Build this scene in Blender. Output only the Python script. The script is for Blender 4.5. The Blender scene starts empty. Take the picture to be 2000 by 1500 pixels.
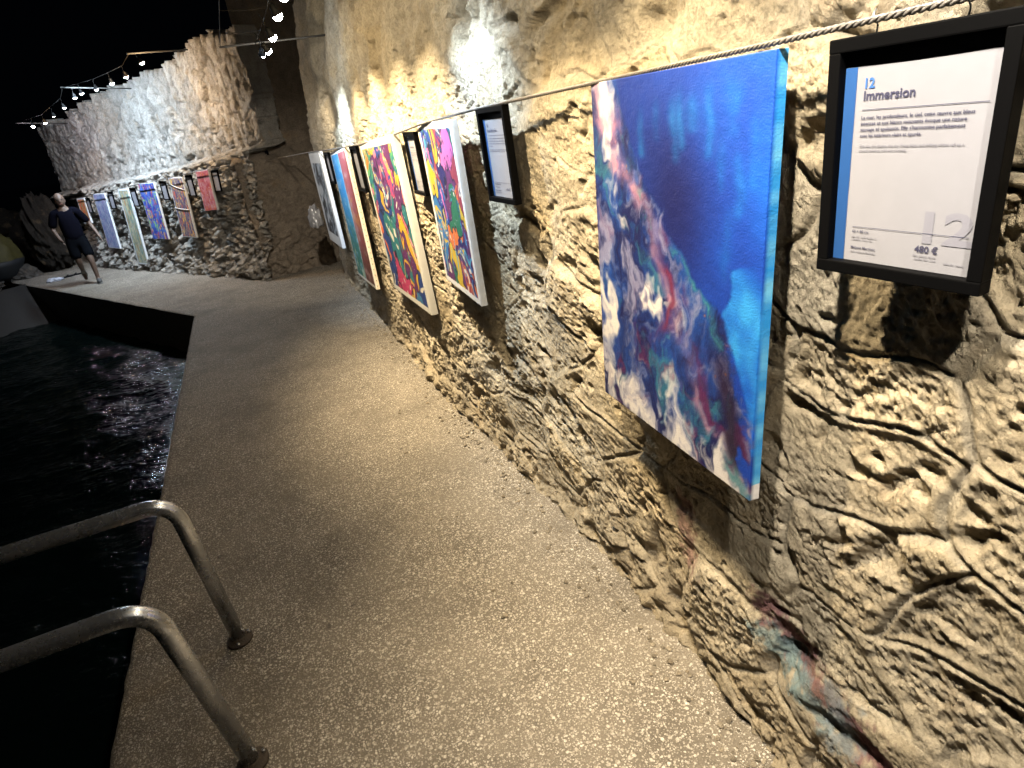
import bpy, bmesh, math, random
import numpy as np
from mathutils import Matrix, Vector

random.seed(5)
scene = bpy.context.scene
COL = scene.collection

# ------------------------------------------------------------------ camera
cam_d = bpy.data.cameras.new("camera")
cam = bpy.data.objects.new("camera", cam_d)
COL.objects.link(cam)
RC = ((0.90590882, 0.28008775, -0.31761623),
      (-0.40091733, 0.32574533, -0.85624487),
      (-0.13636169, 0.90301763, 0.4073876))
cam.matrix_world = Matrix.Translation((0, 0, 2.0)) @ Matrix(RC).to_4x4()
cam_d.sensor_fit = 'HORIZONTAL'
cam_d.sensor_width = 36.0
cam_d.lens = 1196.0 / 2000.0 * 36.0
cam_d.clip_start = 0.05
cam_d.clip_end = 400.0
scene.camera = cam

# ------------------------------------------------------------------ night sky, exposure
world = bpy.data.worlds.new("World")
scene.world = world
world.use_nodes = True
bg = world.node_tree.nodes["Background"]
bg.inputs[0].default_value = (0.45, 0.62, 1.0, 1)
bg.inputs[1].default_value = 0.0007
scene.view_settings.view_transform = 'Standard'
scene.view_settings.look = 'None'
scene.view_settings.exposure = 0.3
scene.view_settings.gamma = 1.0
scene.view_settings.use_curve_mapping = False
scene.cycles.use_denoising = True
scene.cycles.max_bounces = 6
scene.cycles.diffuse_bounces = 4
scene.cycles.sample_clamp_indirect = 10.0
scene.cycles.caustics_reflective = False
scene.cycles.caustics_refractive = False

# lamp table: position, aim, colour, watts, cone degrees, blend
WARM = (1.0, 0.80, 0.50)
AMBER = (1.0, 0.66, 0.36)
NEUT = (1.0, 0.90, 0.74)
COOL = (0.66, 0.83, 1.0)
NEAR_LAMPS = [
    ((0.50, 0.05, 2.74), (1.30, 0.00, 0.50), NEUT, 180, 90, 1.0),
    ((0.50, 0.72, 2.75), (1.30, 0.74, 0.10), NEUT, 230, 90, 1.0),
    ((0.50, 1.42, 2.76), (1.30, 1.45, 0.20), WARM, 280, 90, 1.0),
    ((0.50, 2.10, 2.76), (1.30, 1.98, 0.40), WARM, 220, 70, 1.0),
    ((0.50, 2.82, 2.76), (1.20, 2.84, 1.70), COOL, 210, 74, 1.0),
    ((0.52, 3.50, 2.76), (1.30, 3.75, 0.80), WARM, 330, 84, 1.0),
    ((0.54, 4.20, 2.76), (1.25, 4.30, 0.90), WARM, 320, 86, 1.0),
    ((0.55, 4.80, 2.76), (1.20, 5.10, 1.00), WARM, 350, 84, 1.0),
    ((0.55, 5.45, 2.73), (1.20, 5.90, 1.20), WARM, 200, 76, 0.9),
    ((0.55, 6.10, 2.72), (1.15, 6.70, 1.75), COOL, 360, 66, 1.0),
    ((0.55, 6.62, 2.755), (0.90, 9.40, 1.10), NEUT, 260, 64, 0.8),
]
FAR_LAMPS = [
    ((-0.740, 11.189, 3.329), (0.10, 12.20, 1.50), AMBER, 82, 100, 1.0),
    ((-1.040, 11.712, 3.232), (-0.90, 13.00, 1.50), NEUT, 82, 80, 1.0),
    ((-1.307, 12.179, 3.212), (-1.25, 13.45, 1.10), COOL, 142, 86, 1.0),
    ((-1.608, 12.705, 3.202), (-1.60, 14.00, 1.10), COOL, 172, 86, 1.0),
    ((-1.909, 13.229, 3.217), (-1.95, 14.60, 1.10), COOL, 172, 86, 1.0),
    ((-2.068, 13.506, 3.192), (-2.30, 15.20, 1.10), COOL, 157, 82, 1.0),
    ((-2.368, 14.029, 3.100), (-2.55, 15.60, 1.10), COOL, 112, 66, 1.0),
    ((-2.661, 14.541, 3.028), (-2.90, 16.40, 1.70), AMBER, 67, 44, 0.7),
    ((-2.929, 15.008, 2.960), (-3.05, 16.60, 0.60), COOL, 52, 46, 0.8),
    ((-3.253, 15.573, 2.960), (-3.60, 16.40, 0.40), (0.95, 0.75, 0.9), 15, 40, 0.8),
]

# ------------------------------------------------------------------ helpers
def tag(o, label=None, cat=None, group=None, kind=None):
    if label: o['label'] = label
    if cat: o['category'] = cat
    if group: o['group'] = group
    if kind: o['kind'] = kind
    return o

def empty(name, loc=(0, 0, 0), M=None):
    o = bpy.data.objects.new(name, None)
    COL.objects.link(o)
    o.empty_display_size = 0.1
    if M is not None: o.matrix_world = M
    else: o.location = loc
    return o

def link(name, me, mat=None, parent=None):
    o = bpy.data.objects.new(name, me)
    COL.objects.link(o)
    if mat is not None and len(me.materials) == 0: me.materials.append(mat)
    if parent is not None: o.parent = parent
    return o

def mesh_np(name, V, F, col=None, smooth=True, normals=None):
    me = bpy.data.meshes.new(name)
    V = np.asarray(V, np.float32); F = np.asarray(F, np.int32)
    m, k = F.shape
    me.vertices.add(len(V)); me.vertices.foreach_set('co', V.ravel())
    me.loops.add(m * k); me.loops.foreach_set('vertex_index', F.ravel())
    me.polygons.add(m)
    me.polygons.foreach_set('loop_start', np.arange(0, m * k, k, dtype=np.int32))
    me.update(calc_edges=True)
    me.polygons.foreach_set('use_smooth', np.full(m, smooth, dtype=bool))
    if col is not None:
        c = np.ones((len(V), 4), np.float32); c[:, :3] = col
        a = me.color_attributes.new('tint', 'FLOAT_COLOR', 'POINT')
        a.data.foreach_set('color', c.ravel())
    if normals is not None:
        me.normals_split_custom_set_from_vertices(np.asarray(normals, np.float32).tolist())
    me.update()
    return me

def bm_mesh(name, bm, smooth=False):
    me = bpy.data.meshes.new(name)
    bmesh.ops.recalc_face_normals(bm, faces=bm.faces)
    bm.to_mesh(me); bm.free()
    if smooth:
        for p in me.polygons: p.use_smooth = True
    return me

def add_box(bm, lo, hi, bev=0.0):
    g = bmesh.ops.create_cube(bm, size=1.0)
    c = [(a + b) / 2 for a, b in zip(lo, hi)]; s = [b - a for a, b in zip(lo, hi)]
    for v in g['verts']:
        v.co = Vector((v.co.x * s[0] + c[0], v.co.y * s[1] + c[1], v.co.z * s[2] + c[2]))
    if bev > 0:
        es = list({e for v in g['verts'] for e in v.link_edges})
        bmesh.ops.bevel(bm, geom=es, offset=bev, segments=2, affect='EDGES', profile=0.6)

def add_tube(bm, pts, r, seg=10, cap=True):
    pts = [Vector(p) for p in pts]
    n = len(pts); rs = r if isinstance(r, (list, tuple)) else [r] * n
    t0 = (pts[1] - pts[0]).normalized()
    ref = Vector((0, 0, 1)) if abs(t0.z) < 0.9 else Vector((1, 0, 0))
    nrm = t0.cross(ref).normalized(); rings = []
    for i, p in enumerate(pts):
        t = (pts[min(i + 1, n - 1)] - pts[max(i - 1, 0)]).normalized()
        nrm = (nrm - t * nrm.dot(t)).normalized(); b = t.cross(nrm)
        rings.append([bm.verts.new(p + (nrm * math.cos(2 * math.pi * k / seg) + b * math.sin(2 * math.pi * k / seg)) * rs[i]) for k in range(seg)])
    for a, b in zip(rings[:-1], rings[1:]):
        for k in range(seg):
            bm.faces.new((a[k], a[(k + 1) % seg], b[(k + 1) % seg], b[k])).smooth = True
    if cap:
        bm.faces.new(rings[0][::-1]); bm.faces.new(rings[-1])

def add_lathe(bm, prof, seg=20, M=None):
    rings = []
    for r, z in prof:
        ring = []
        for k in range(seg):
            a = 2 * math.pi * k / seg
            p = Vector((r * math.cos(a), r * math.sin(a), z))
            ring.append(bm.verts.new(M @ p if M else p))
        rings.append(ring)
    for a, b in zip(rings[:-1], rings[1:]):
        for k in range(seg):
            bm.faces.new((a[k], a[(k + 1) % seg], b[(k + 1) % seg], b[k])).smooth = True
    bm.faces.new(rings[0][::-1]); bm.faces.new(rings[-1])

def fillet(pts, rad, n=8):
    P = [Vector(p) for p in pts]; out = [P[0]]
    for a, b, c in zip(P[:-2], P[1:-1], P[2:]):
        d1 = (a - b); d2 = (c - b); r = min(rad, d1.length * .49, d2.length * .49)
        p1 = b + d1.normalized() * r; p2 = b + d2.normalized() * r
        for i in range(n + 1):
            t = i / n
            out.append(p1 * (1 - t) ** 2 + b * 2 * t * (1 - t) + p2 * t * t)
    out.append(P[-1]); return out

# ------------------------------------------------------------------ noise (numpy)
def _hash(i, j, s):
    with np.errstate(over='ignore'):
        h = (i.astype(np.int64) * 374761393 + j.astype(np.int64) * 668265263 + s * 1442695041) & 0x7fffffff
        h = ((h ^ (h >> 13)) * 1274126177) & 0x7fffffff
        h = ((h ^ (h >> 16)) * 2246822519) & 0x7fffffff
        return (h ^ (h >> 15)) & 0xffffff
def rnd(i, j, s): return _hash(np.asarray(i), np.asarray(j), s) / float(0xffffff)
def perlin(x, y, s=0):
    xi = np.floor(x).astype(np.int64); yi = np.floor(y).astype(np.int64)
    fx = x - xi; fy = y - yi
    u = fx * fx * fx * (fx * (fx * 6 - 15) + 10); v = fy * fy * fy * (fy * (fy * 6 - 15) + 10)
    def g(i, j, dx, dy):
        a = rnd(i, j, s) * 2 * np.pi
        return np.cos(a) * dx + np.sin(a) * dy
    a = g(xi, yi, fx, fy); b = g(xi + 1, yi, fx - 1, fy)
    c = g(xi, yi + 1, fx, fy - 1); d = g(xi + 1, yi + 1, fx - 1, fy - 1)
    return (a + (b - a) * u + (c - a) * v + (a - b - c + d) * u * v) * 1.4
def fbm(x, y, o=4, s=0, gain=.5, lac=2.03):
    t = 0; a = 1.0; f = 1.0
    for k in range(o):
        t = t + a * perlin(x * f + 17.3 * k, y * f - 9.1 * k, s + k); a *= gain; f *= lac
    return t
def billow(x, y, o=4, s=0, gain=.5, lac=2.07):
    t = 0; a = 1.0; f = 1.0
    for k in range(o):
        t = t + a * (np.abs(perlin(x * f + 5.3 * k, y * f + 3.7 * k, s + k)) * 2 - .6); a *= gain; f *= lac
    return t
def sstep(a, b, x):
    t = np.clip((x - a) / (b - a), 0, 1); return t * t * (3 - 2 * t)
def voro(x, y, jit=.8, s=0):
    xi = np.floor(x).astype(np.int64); yi = np.floor(y).astype(np.int64)
    P = []
    for di in (-1, 0, 1):
        for dj in (-1, 0, 1):
            i = xi + di; j = yi + dj
            px = i + .5 + (rnd(i, j, s) - .5) * jit; py = j + .5 + (rnd(i, j, s + 7) - .5) * jit
            P.append((i, j, px, py, (px - x) ** 2 + (py - y) ** 2))
    D = np.stack([p[4] for p in P]); k1 = D.argmin(0)
    def take(q): return np.take_along_axis(np.stack([p[q] for p in P]), k1[None], 0)[0]
    ci, cj, cx, cy = take(0), take(1), take(2), take(3); d1 = D.min(0)
    e = np.full(x.shape, 9.0)
    for p in P:
        L = np.sqrt((p[2] - cx) ** 2 + (p[3] - cy) ** 2)
        dd = np.where(L > 1e-6, (p[4] - d1) / np.maximum(2 * L, 1e-6), 9.0)
        e = np.minimum(e, dd)
    return ci, cj, cx, cy, e, np.sqrt(d1)

# ------------------------------------------------------------------ materials
def new_mat(name):
    m = bpy.data.materials.new(name); m.use_nodes = True
    nt = m.node_tree
    return m, nt, nt.nodes['Principled BSDF']
def N(nt, typ, **kw):
    n = nt.nodes.new(typ)
    for k, v in kw.items():
        if hasattr(n, k): setattr(n, k, v)
        else: n.inputs[k.replace('_', ' ')].default_value = v
    return n
def mixcol(nt, a, b, fac, mode='MIX'):
    n = nt.nodes.new('ShaderNodeMix'); n.data_type = 'RGBA'; n.blend_type = mode
    for sock, val in ((6, a), (7, b), (0, fac)):
        if isinstance(val, (tuple, list)): n.inputs[sock].default_value = (*val[:3], 1)
        elif isinstance(val, (int, float)): n.inputs[sock].default_value = val
        else: nt.links.new(val, n.inputs[sock])
    return n.outputs[2]
def ramp(nt, src, stops):
    r = nt.nodes.new('ShaderNodeValToRGB'); nt.links.new(src, r.inputs[0])
    el = r.color_ramp.elements
    el[0].position, el[0].color = stops[0][0], (*([stops[0][1]] * 3 if isinstance(stops[0][1], float) else stops[0][1]), 1)
    el[1].position, el[1].color = stops[-1][0], (*([stops[-1][1]] * 3 if isinstance(stops[-1][1], float) else stops[-1][1]), 1)
    for p, c in stops[1:-1]:
        e = el.new(p); e.color = (*([c] * 3 if isinstance(c, float) else c), 1)
    return r.outputs[0]
def plain(name, col, rough=.6, metal=0.0, spec=.5, bump=0.0, bscale=60.0, var=0.0):
    m, nt, b = new_mat(name)
    b.inputs['Base Color'].default_value = (*col, 1); b.inputs['Roughness'].default_value = rough
    b.inputs['Metallic'].default_value = metal; b.inputs['Specular IOR Level'].default_value = spec
    if bump or var:
        tc = N(nt, 'ShaderNodeTexCoord'); no = N(nt, 'ShaderNodeTexNoise', Scale=bscale, Detail=4.0)
        nt.links.new(tc.outputs['Object'], no.inputs['Vector'])
        if bump:
            bp = N(nt, 'ShaderNodeBump', Strength=bump, Distance=.01)
            nt.links.new(no.outputs[0], bp.inputs['Height']); nt.links.new(bp.outputs[0], b.inputs['Normal'])
        if var:
            f = ramp(nt, no.outputs[0], [(.3, 1 - var), (.7, 1.0)])
            nt.links.new(mixcol(nt, col, f, 1.0, 'MULTIPLY'), b.inputs['Base Color'])
    return m

def rock_mat(name, fine=1.0):
    m, nt, b = new_mat(name)
    at = N(nt, 'ShaderNodeAttribute', attribute_name='tint')
    tc = N(nt, 'ShaderNodeTexCoord')
    def noise(sc, det=5.0, rg=.6):
        n = N(nt, 'ShaderNodeTexNoise', Scale=sc, Detail=det, Roughness=rg)
        nt.links.new(tc.outputs['Object'], n.inputs['Vector']); return n.outputs[0]
    n1 = noise(9.0); n2 = noise(48.0, 8.0, .72); n3 = noise(210.0, 4.0, .7); n4 = noise(28.0, 6.0, .75)
    c = mixcol(nt, at.outputs['Color'], ramp(nt, n1, [(.3, .74), (.7, 1.12)]), 1.0, 'MULTIPLY')
    c = mixcol(nt, c, ramp(nt, n2, [(.32, .62), (.52, 1.0), (.75, 1.12)]), 1.0, 'MULTIPLY')
    spots = ramp(nt, n4, [(.63, 0.0), (.74, .6)])                       # dark lichen freckles
    c = mixcol(nt, c, (.075, .062, .05), spots)
    rust = ramp(nt, noise(4.0, 5.0, .65), [(.56, 0.0), (.74, .35)])
    c = mixcol(nt, c, (.40, .27, .14), rust)
    nt.links.new(c, b.inputs['Base Color'])
    b.inputs['Roughness'].default_value = .93; b.inputs['Specular IOR Level'].default_value = .18
    vg = N(nt, 'ShaderNodeTexVoronoi', feature='F1', Scale=85.0); nt.links.new(tc.outputs['Object'], vg.inputs['Vector'])
    vn = N(nt, 'ShaderNodeMath', operation='MULTIPLY_ADD'); nt.links.new(vg.outputs['Distance'], vn.inputs[0]); vn.inputs[1].default_value = .35; nt.links.new(n2, vn.inputs[2])
    b1 = N(nt, 'ShaderNodeBump', Strength=1.0, Distance=.024 * fine); nt.links.new(vn.outputs[0], b1.inputs['Height'])
    b2 = N(nt, 'ShaderNodeBump', Strength=1.0, Distance=.008 * fine); nt.links.new(n3, b2.inputs['Height'])
    nt.links.new(b1.outputs[0], b2.inputs['Normal']); nt.links.new(b2.outputs[0], b.inputs['Normal'])
    return m

def tint_mat(name, rough=.6, spec=.4, weave=0.0):
    m, nt, b = new_mat(name)
    at = N(nt, 'ShaderNodeAttribute', attribute_name='tint')
    nt.links.new(at.outputs['Color'], b.inputs['Base Color'])
    b.inputs['Roughness'].default_value = rough; b.inputs['Specular IOR Level'].default_value = spec
    if weave:
        tc = N(nt, 'ShaderNodeTexCoord')
        no = N(nt, 'ShaderNodeTexNoise', Scale=220.0, Detail=3.0)
        nt.links.new(tc.outputs['Object'], no.inputs['Vector'])
        no2 = N(nt, 'ShaderNodeTexNoise', Scale=30.0, Detail=5.0)
        nt.links.new(tc.outputs['Object'], no2.inputs['Vector'])
        bp = N(nt, 'ShaderNodeBump', Strength=weave, Distance=.003); nt.links.new(no.outputs[0], bp.inputs['Height'])
        bp2 = N(nt, 'ShaderNodeBump', Strength=weave, Distance=.006); nt.links.new(no2.outputs[0], bp2.inputs['Height'])
        nt.links.new(bp.outputs[0], bp2.inputs['Normal']); nt.links.new(bp2.outputs[0], b.inputs['Normal'])
    return m

M_ROCK = rock_mat('limestone')
M_ROCKF = rock_mat('limestone_far', 2.0)
M_PAINT = tint_mat('canvas_paint', .55, .35, .35)
M_CANVAS_BACK = plain('raw_canvas', (.42, .36, .27), .9, bump=.2, bscale=300)
M_BLACK = plain('black_frame', (.0014, .0014, .0016), .55, spec=.04, bump=.03, bscale=200)
M_BACKING = plain('black_backing', (.006, .006, .0065), .7, spec=.2)
M_PAPER = plain('white_paper', (.205, .205, .23), .75, spec=.2, var=.05, bscale=30)
M_BLUE = plain('print_blue', (.012, .065, .21), .6)
M_INKBLUE = plain('ink_blue', (.03, .10, .30), .6)
M_INK = plain('ink_dark', (.035, .035, .07), .6)
M_INKGREY = plain('ink_grey', (.13, .13, .16), .6)
M_WATERMARK = plain('ink_pale', (.16, .16, .195), .7)
M_ROPE = plain('galvanised_rope', (.17, .155, .14), .5, metal=.55, bump=.3, bscale=200, var=.4)
M_STEEL = None
M_POLE = plain('pole_steel', (.07, .068, .064), .6, metal=.3)
M_LAMP = plain('lamp_housing', (.012, .012, .012), .6, spec=.2)
M_CABLE = plain('lamp_cable', (.012, .011, .010), .8, spec=.1)

def steel():
    m, nt, b = new_mat('stained_steel')
    tc = N(nt, 'ShaderNodeTexCoord')
    n1 = N(nt, 'ShaderNodeTexNoise', Scale=14.0, Detail=6.0, Roughness=.7); nt.links.new(tc.outputs['Object'], n1.inputs['Vector'])
    n2 = N(nt, 'ShaderNodeTexNoise', Scale=90.0, Detail=4.0); nt.links.new(tc.outputs['Object'], n2.inputs['Vector'])
    c = ramp(nt, n1.outputs[0], [(.35, (.42, .44, .47)), (.6, (.58, .60, .64))])
    c = mixcol(nt, c, (.20, .13, .08), ramp(nt, n2.outputs[0], [(.62, 0.0), (.74, .5)]))
    nt.links.new(c, b.inputs['Base Color'])
    b.inputs['Metallic'].default_value = .9
    nt.links.new(ramp(nt, n1.outputs[0], [(.3, .34), (.7, .2)]), b.inputs['Roughness'])
    bp = N(nt, 'ShaderNodeBump', Strength=.15, Distance=.002); nt.links.new(n2.outputs[0], bp.inputs['Height'])
    nt.links.new(bp.outputs[0], b.inputs['Normal'])
    return m
M_STEEL = steel()
M_RUST = plain('rusty_flange', (.075, .058, .045), .8, metal=.3, bump=.4, bscale=150, var=.5)

# ------------------------------------------------------------------ ground: path, slipway, water
def concrete():
    m, nt, b = new_mat('exposed_aggregate')
    tc = N(nt, 'ShaderNodeTexCoord')
    def noise(sc, det=4.0, rg=.55):
        n = N(nt, 'ShaderNodeTexNoise', Scale=sc, Detail=det, Roughness=rg)
        nt.links.new(tc.outputs['Object'], n.inputs['Vector']); return n
    warp = noise(60.0, 2.0)
    add = N(nt, 'ShaderNodeMix', data_type='VECTOR'); add.inputs[0].default_value = .012
    nt.links.new(tc.outputs['Object'], add.inputs[4]); nt.links.new(warp.outputs['Color'], add.inputs[5])
    base = ramp(nt, noise(3.0, 6.0, .65).outputs[0], [(.3, (.105, .089, .070)), (.7, (.190, .163, .130))])
    base = mixcol(nt, base, ramp(nt, noise(160.0, 4.0, .7).outputs[0], [(.3, .62), (.7, 1.25)]), 1.0, 'MULTIPLY')
    col = base; hgt = None
    for sc, lo, hi, t in ((52.0, .28, .38, .40), (88.0, .30, .42, .22), (150.0, .30, .44, .22)):
        v = N(nt, 'ShaderNodeTexVoronoi', feature='F1', Scale=sc, Randomness=1.0)
        nt.links.new(add.outputs[1], v.inputs['Vector'])
        sep = N(nt, 'ShaderNodeSeparateColor'); nt.links.new(v.outputs['Color'], sep.inputs[0])
        chip = ramp(nt, v.outputs['Distance'], [(lo, 1.0), (hi, 0.0)])
        keep = ramp(nt, sep.outputs[0], [(t, 0.0), (t + .02, 1.0)])
        patch = ramp(nt, noise(2.2, 3.0).outputs[0], [(.30, .55), (.55, 1.0)])
        k = N(nt, 'ShaderNodeMath', operation='MULTIPLY'); nt.links.new(chip, k.inputs[0]); nt.links.new(keep, k.inputs[1])
        k2 = N(nt, 'ShaderNodeMath', operation='MULTIPLY'); nt.links.new(k.outputs[0], k2.inputs[0]); nt.links.new(patch, k2.inputs[1])
        chipcol = ramp(nt, sep.outputs[1], [(0.0, (.23, .20, .16)), (.5, (.38, .34, .285)), (1.0, (.62, .57, .50))])
        col = mixcol(nt, col, chipcol, k2.outputs[0])
        if hgt is None: hgt = k2.outputs[0]
        else:
            a = N(nt, 'ShaderNodeMath', operation='ADD'); nt.links.new(hgt, a.inputs[0]); nt.links.new(k2.outputs[0], a.inputs[1]); hgt = a.outputs[0]
    stain = ramp(nt, noise(1.3, 5.0, .7).outputs[0], [(.50, 0.0), (.70, .55)])
    col = mixcol(nt, col, (.095, .08, .063), stain)
    spots = ramp(nt, noise(13.0, 2.0, .5).outputs[0], [(.71, 0.0), (.75, .7)])
    col = mixcol(nt, col, (.05, .042, .035), spots)
    nt.links.new(col, b.inputs['Base Color'])
    b.inputs['Roughness'].default_value = .72; b.inputs['Specular IOR Level'].default_value = .35
    b1 = N(nt, 'ShaderNodeBump', Strength=.8, Distance=.004); nt.links.new(hgt, b1.inputs['Height'])
    b2 = N(nt, 'ShaderNodeBump', Strength=.5, Distance=.006); nt.links.new(noise(120.0, 5.0, .7).outputs[0], b2.inputs['Height'])
    nt.links.new(b1.outputs[0], b2.inputs['Normal']); nt.links.new(b2.outputs[0], b.inputs['Normal'])
    return m
M_PATH = concrete()
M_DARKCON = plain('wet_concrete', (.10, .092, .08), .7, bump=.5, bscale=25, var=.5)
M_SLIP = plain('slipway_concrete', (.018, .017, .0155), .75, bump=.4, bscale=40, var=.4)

EDGE_X, CORNER_Y = -1.034, 9.36
FD = np.array([-4.693 + 1.004, 16.172 - 9.356]); FD /= np.linalg.norm(FD)
def left_edge(y):
    y = np.asarray(y, float)
    e = np.where(y < CORNER_Y, EDGE_X, EDGE_X - (y - CORNER_Y) * (-FD[0] / FD[1]))
    return e + .006 * perlin(y * 9, y * 0 + .3, 3) + .004 * perlin(y * 30, y * 0 + .7, 4)
def build_path():
    ys = np.concatenate([np.arange(-1.5, 9.2, .06), [9.3, 9.34, 9.358, 9.362, 9.4], np.arange(9.5, 20.5, .1)])
    us = np.concatenate([[0, .004, .012], np.linspace(.03, 1, 42)])
    xl = left_edge(ys); xr = np.where(ys < 10.5, 1.6, 2.4)
    X = xl[:, None] + (xr - xl)[:, None] * us[None]; Y = np.repeat(ys[:, None], len(us), 1)
    Z = .006 * fbm(X * 1.3, Y * 1.3, 3, 2) + .0015 * fbm(X * 9, Y * 9, 2, 5)
    Z[:, 0] -= .016; Z[:, 1] -= .005; Z[:, 2] -= .001
    ny, nx = X.shape
    V = np.stack([X, Y, Z], -1).reshape(-1, 3)
    idx = np.arange(ny * nx).reshape(ny, nx)
    F = np.stack([idx[:-1, :-1], idx[:-1, 1:], idx[1:, 1:], idx[1:, :-1]], -1).reshape(-1, 4)
    o = link('path', mesh_np('path', V, F), M_PATH); tag(o, kind='structure')
    # vertical quay face below the edge
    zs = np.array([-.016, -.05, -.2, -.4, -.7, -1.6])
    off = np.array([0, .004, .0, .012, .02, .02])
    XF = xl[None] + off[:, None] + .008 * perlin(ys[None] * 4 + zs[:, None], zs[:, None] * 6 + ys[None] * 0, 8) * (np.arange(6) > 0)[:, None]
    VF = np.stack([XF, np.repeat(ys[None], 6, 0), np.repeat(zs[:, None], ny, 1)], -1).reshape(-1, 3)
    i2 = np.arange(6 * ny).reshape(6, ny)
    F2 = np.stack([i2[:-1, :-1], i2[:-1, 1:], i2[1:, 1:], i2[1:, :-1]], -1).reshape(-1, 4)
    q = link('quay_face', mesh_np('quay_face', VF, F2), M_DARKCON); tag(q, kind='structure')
build_path()

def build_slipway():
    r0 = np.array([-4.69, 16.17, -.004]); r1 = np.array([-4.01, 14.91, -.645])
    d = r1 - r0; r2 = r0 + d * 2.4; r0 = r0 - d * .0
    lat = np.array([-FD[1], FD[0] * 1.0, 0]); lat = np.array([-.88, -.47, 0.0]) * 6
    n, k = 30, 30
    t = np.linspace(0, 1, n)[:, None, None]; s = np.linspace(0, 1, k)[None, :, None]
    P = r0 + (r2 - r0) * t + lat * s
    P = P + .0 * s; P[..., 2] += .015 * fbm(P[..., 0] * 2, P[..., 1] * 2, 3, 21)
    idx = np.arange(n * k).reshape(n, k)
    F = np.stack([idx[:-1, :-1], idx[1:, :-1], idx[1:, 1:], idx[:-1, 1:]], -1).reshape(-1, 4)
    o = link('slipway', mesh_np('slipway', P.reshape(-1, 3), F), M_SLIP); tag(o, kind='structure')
build_slipway()

def build_water():
    m, nt, b = new_mat('night_sea')
    b.inputs['Base Color'].default_value = (.0015, .004, .004, 1)
    b.inputs['Roughness'].default_value = .10; b.inputs['IOR'].default_value = 1.33
    b.inputs['Specular IOR Level'].default_value = .5
    tc = N(nt, 'ShaderNodeTexCoord')
    mp = N(nt, 'ShaderNodeMapping'); mp.inputs['Rotation'].default_value = (0, 0, .5); mp.inputs['Scale'].default_value = (1.0, 1.8, 1)
    nt.links.new(tc.outputs['Object'], mp.inputs[0])
    a = N(nt, 'ShaderNodeTexNoise', Scale=7.0, Detail=3.0, Roughness=.5); nt.links.new(mp.outputs[0], a.inputs['Vector'])
    c = N(nt, 'ShaderNodeTexNoise', Scale=22.0, Detail=2.0, Roughness=.5); nt.links.new(mp.outputs[0], c.inputs['Vector'])
    b1 = N(nt, 'ShaderNodeBump', Strength=1.0, Distance=.034); nt.links.new(a.outputs[0], b1.inputs['Height'])
    b2 = N(nt, 'ShaderNodeBump', Strength=.6, Distance=.003); nt.links.new(c.outputs[0], b2.inputs['Height'])
    nt.links.new(b1.outputs[0], b2.inputs['Normal']); nt.links.new(b2.outputs[0], b.inputs['Normal'])
    xs = -1.0 - np.concatenate([np.arange(0, 8, .055), 8 + np.cumsum(.06 * 1.07 ** np.arange(85))])
    xs = np.concatenate([[-.6], xs])
    ys = np.concatenate([-2 - np.cumsum(.08 * 1.09 ** np.arange(50))[::-1], np.arange(-2, 18, .06), 18 + np.cumsum(.07 * 1.07 ** np.arange(85))])
    X, Y = np.meshgrid(xs, ys)
    Z = -.645 + .036 * fbm(X * 1.4 + Y * .5, Y * 1.9 - X * .4, 3, 31) + .004 * fbm(X * 5 + Y, Y * 7, 2, 37)
    ny, nx = X.shape; idx = np.arange(ny * nx).reshape(ny, nx)
    F = np.stack([idx[:-1, :-1], idx[1:, :-1], idx[1:, 1:], idx[:-1, 1:]], -1).reshape(-1, 4)
    o = link('water', mesh_np('water', np.stack([X, Y, Z], -1).reshape(-1, 3), F), m); tag(o, kind='structure')
    sb = bmesh.new(); add_box(sb, (-60, -25, -3.2), (30, 60, -2.9))
    s = link('seabed', bm_mesh('seabed', sb), M_DARKCON); tag(s, kind='structure')
build_water()

# ------------------------------------------------------------------ rock wall grids split into stones
def grid_faces(nz, ny):
    idx = np.arange(nz * ny).reshape(nz, ny)
    return np.stack([idx[:-1, :-1], idx[:-1, 1:], idx[1:, 1:], idx[1:, :-1]], -1).reshape(-1, 4)
def grid_normals(P):
    du = np.gradient(P, axis=1); dv = np.gradient(P, axis=0)
    n = np.cross(du, dv); n /= np.maximum(np.linalg.norm(n, axis=-1, keepdims=True), 1e-9); return n
def sub_mesh(name, P, F, col, nrm, back=None):
    u, inv = np.unique(F, return_inverse=True)
    V = P[u]; f = inv.reshape(F.shape); c = col[u]; n = nrm[u]
    if back is not None:                       # give the block real depth behind its visible face
        e = np.concatenate([f[:, [0, 1]], f[:, [1, 2]], f[:, [2, 3]], f[:, [3, 0]]])
        key = np.sort(e, 1); _, i0, cnt = np.unique(key, axis=0, return_index=True, return_counts=True)
        be = e[i0[cnt == 1]]; k = len(V)
        V = np.concatenate([V, V + back]); f = np.concatenate([f, np.stack([be[:, 1], be[:, 0], be[:, 0] + k, be[:, 1] + k], -1)])
        c = np.concatenate([c, c]); return mesh_np(name, V, f, c, True)
    return mesh_np(name, V, f, c, True, n)
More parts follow.
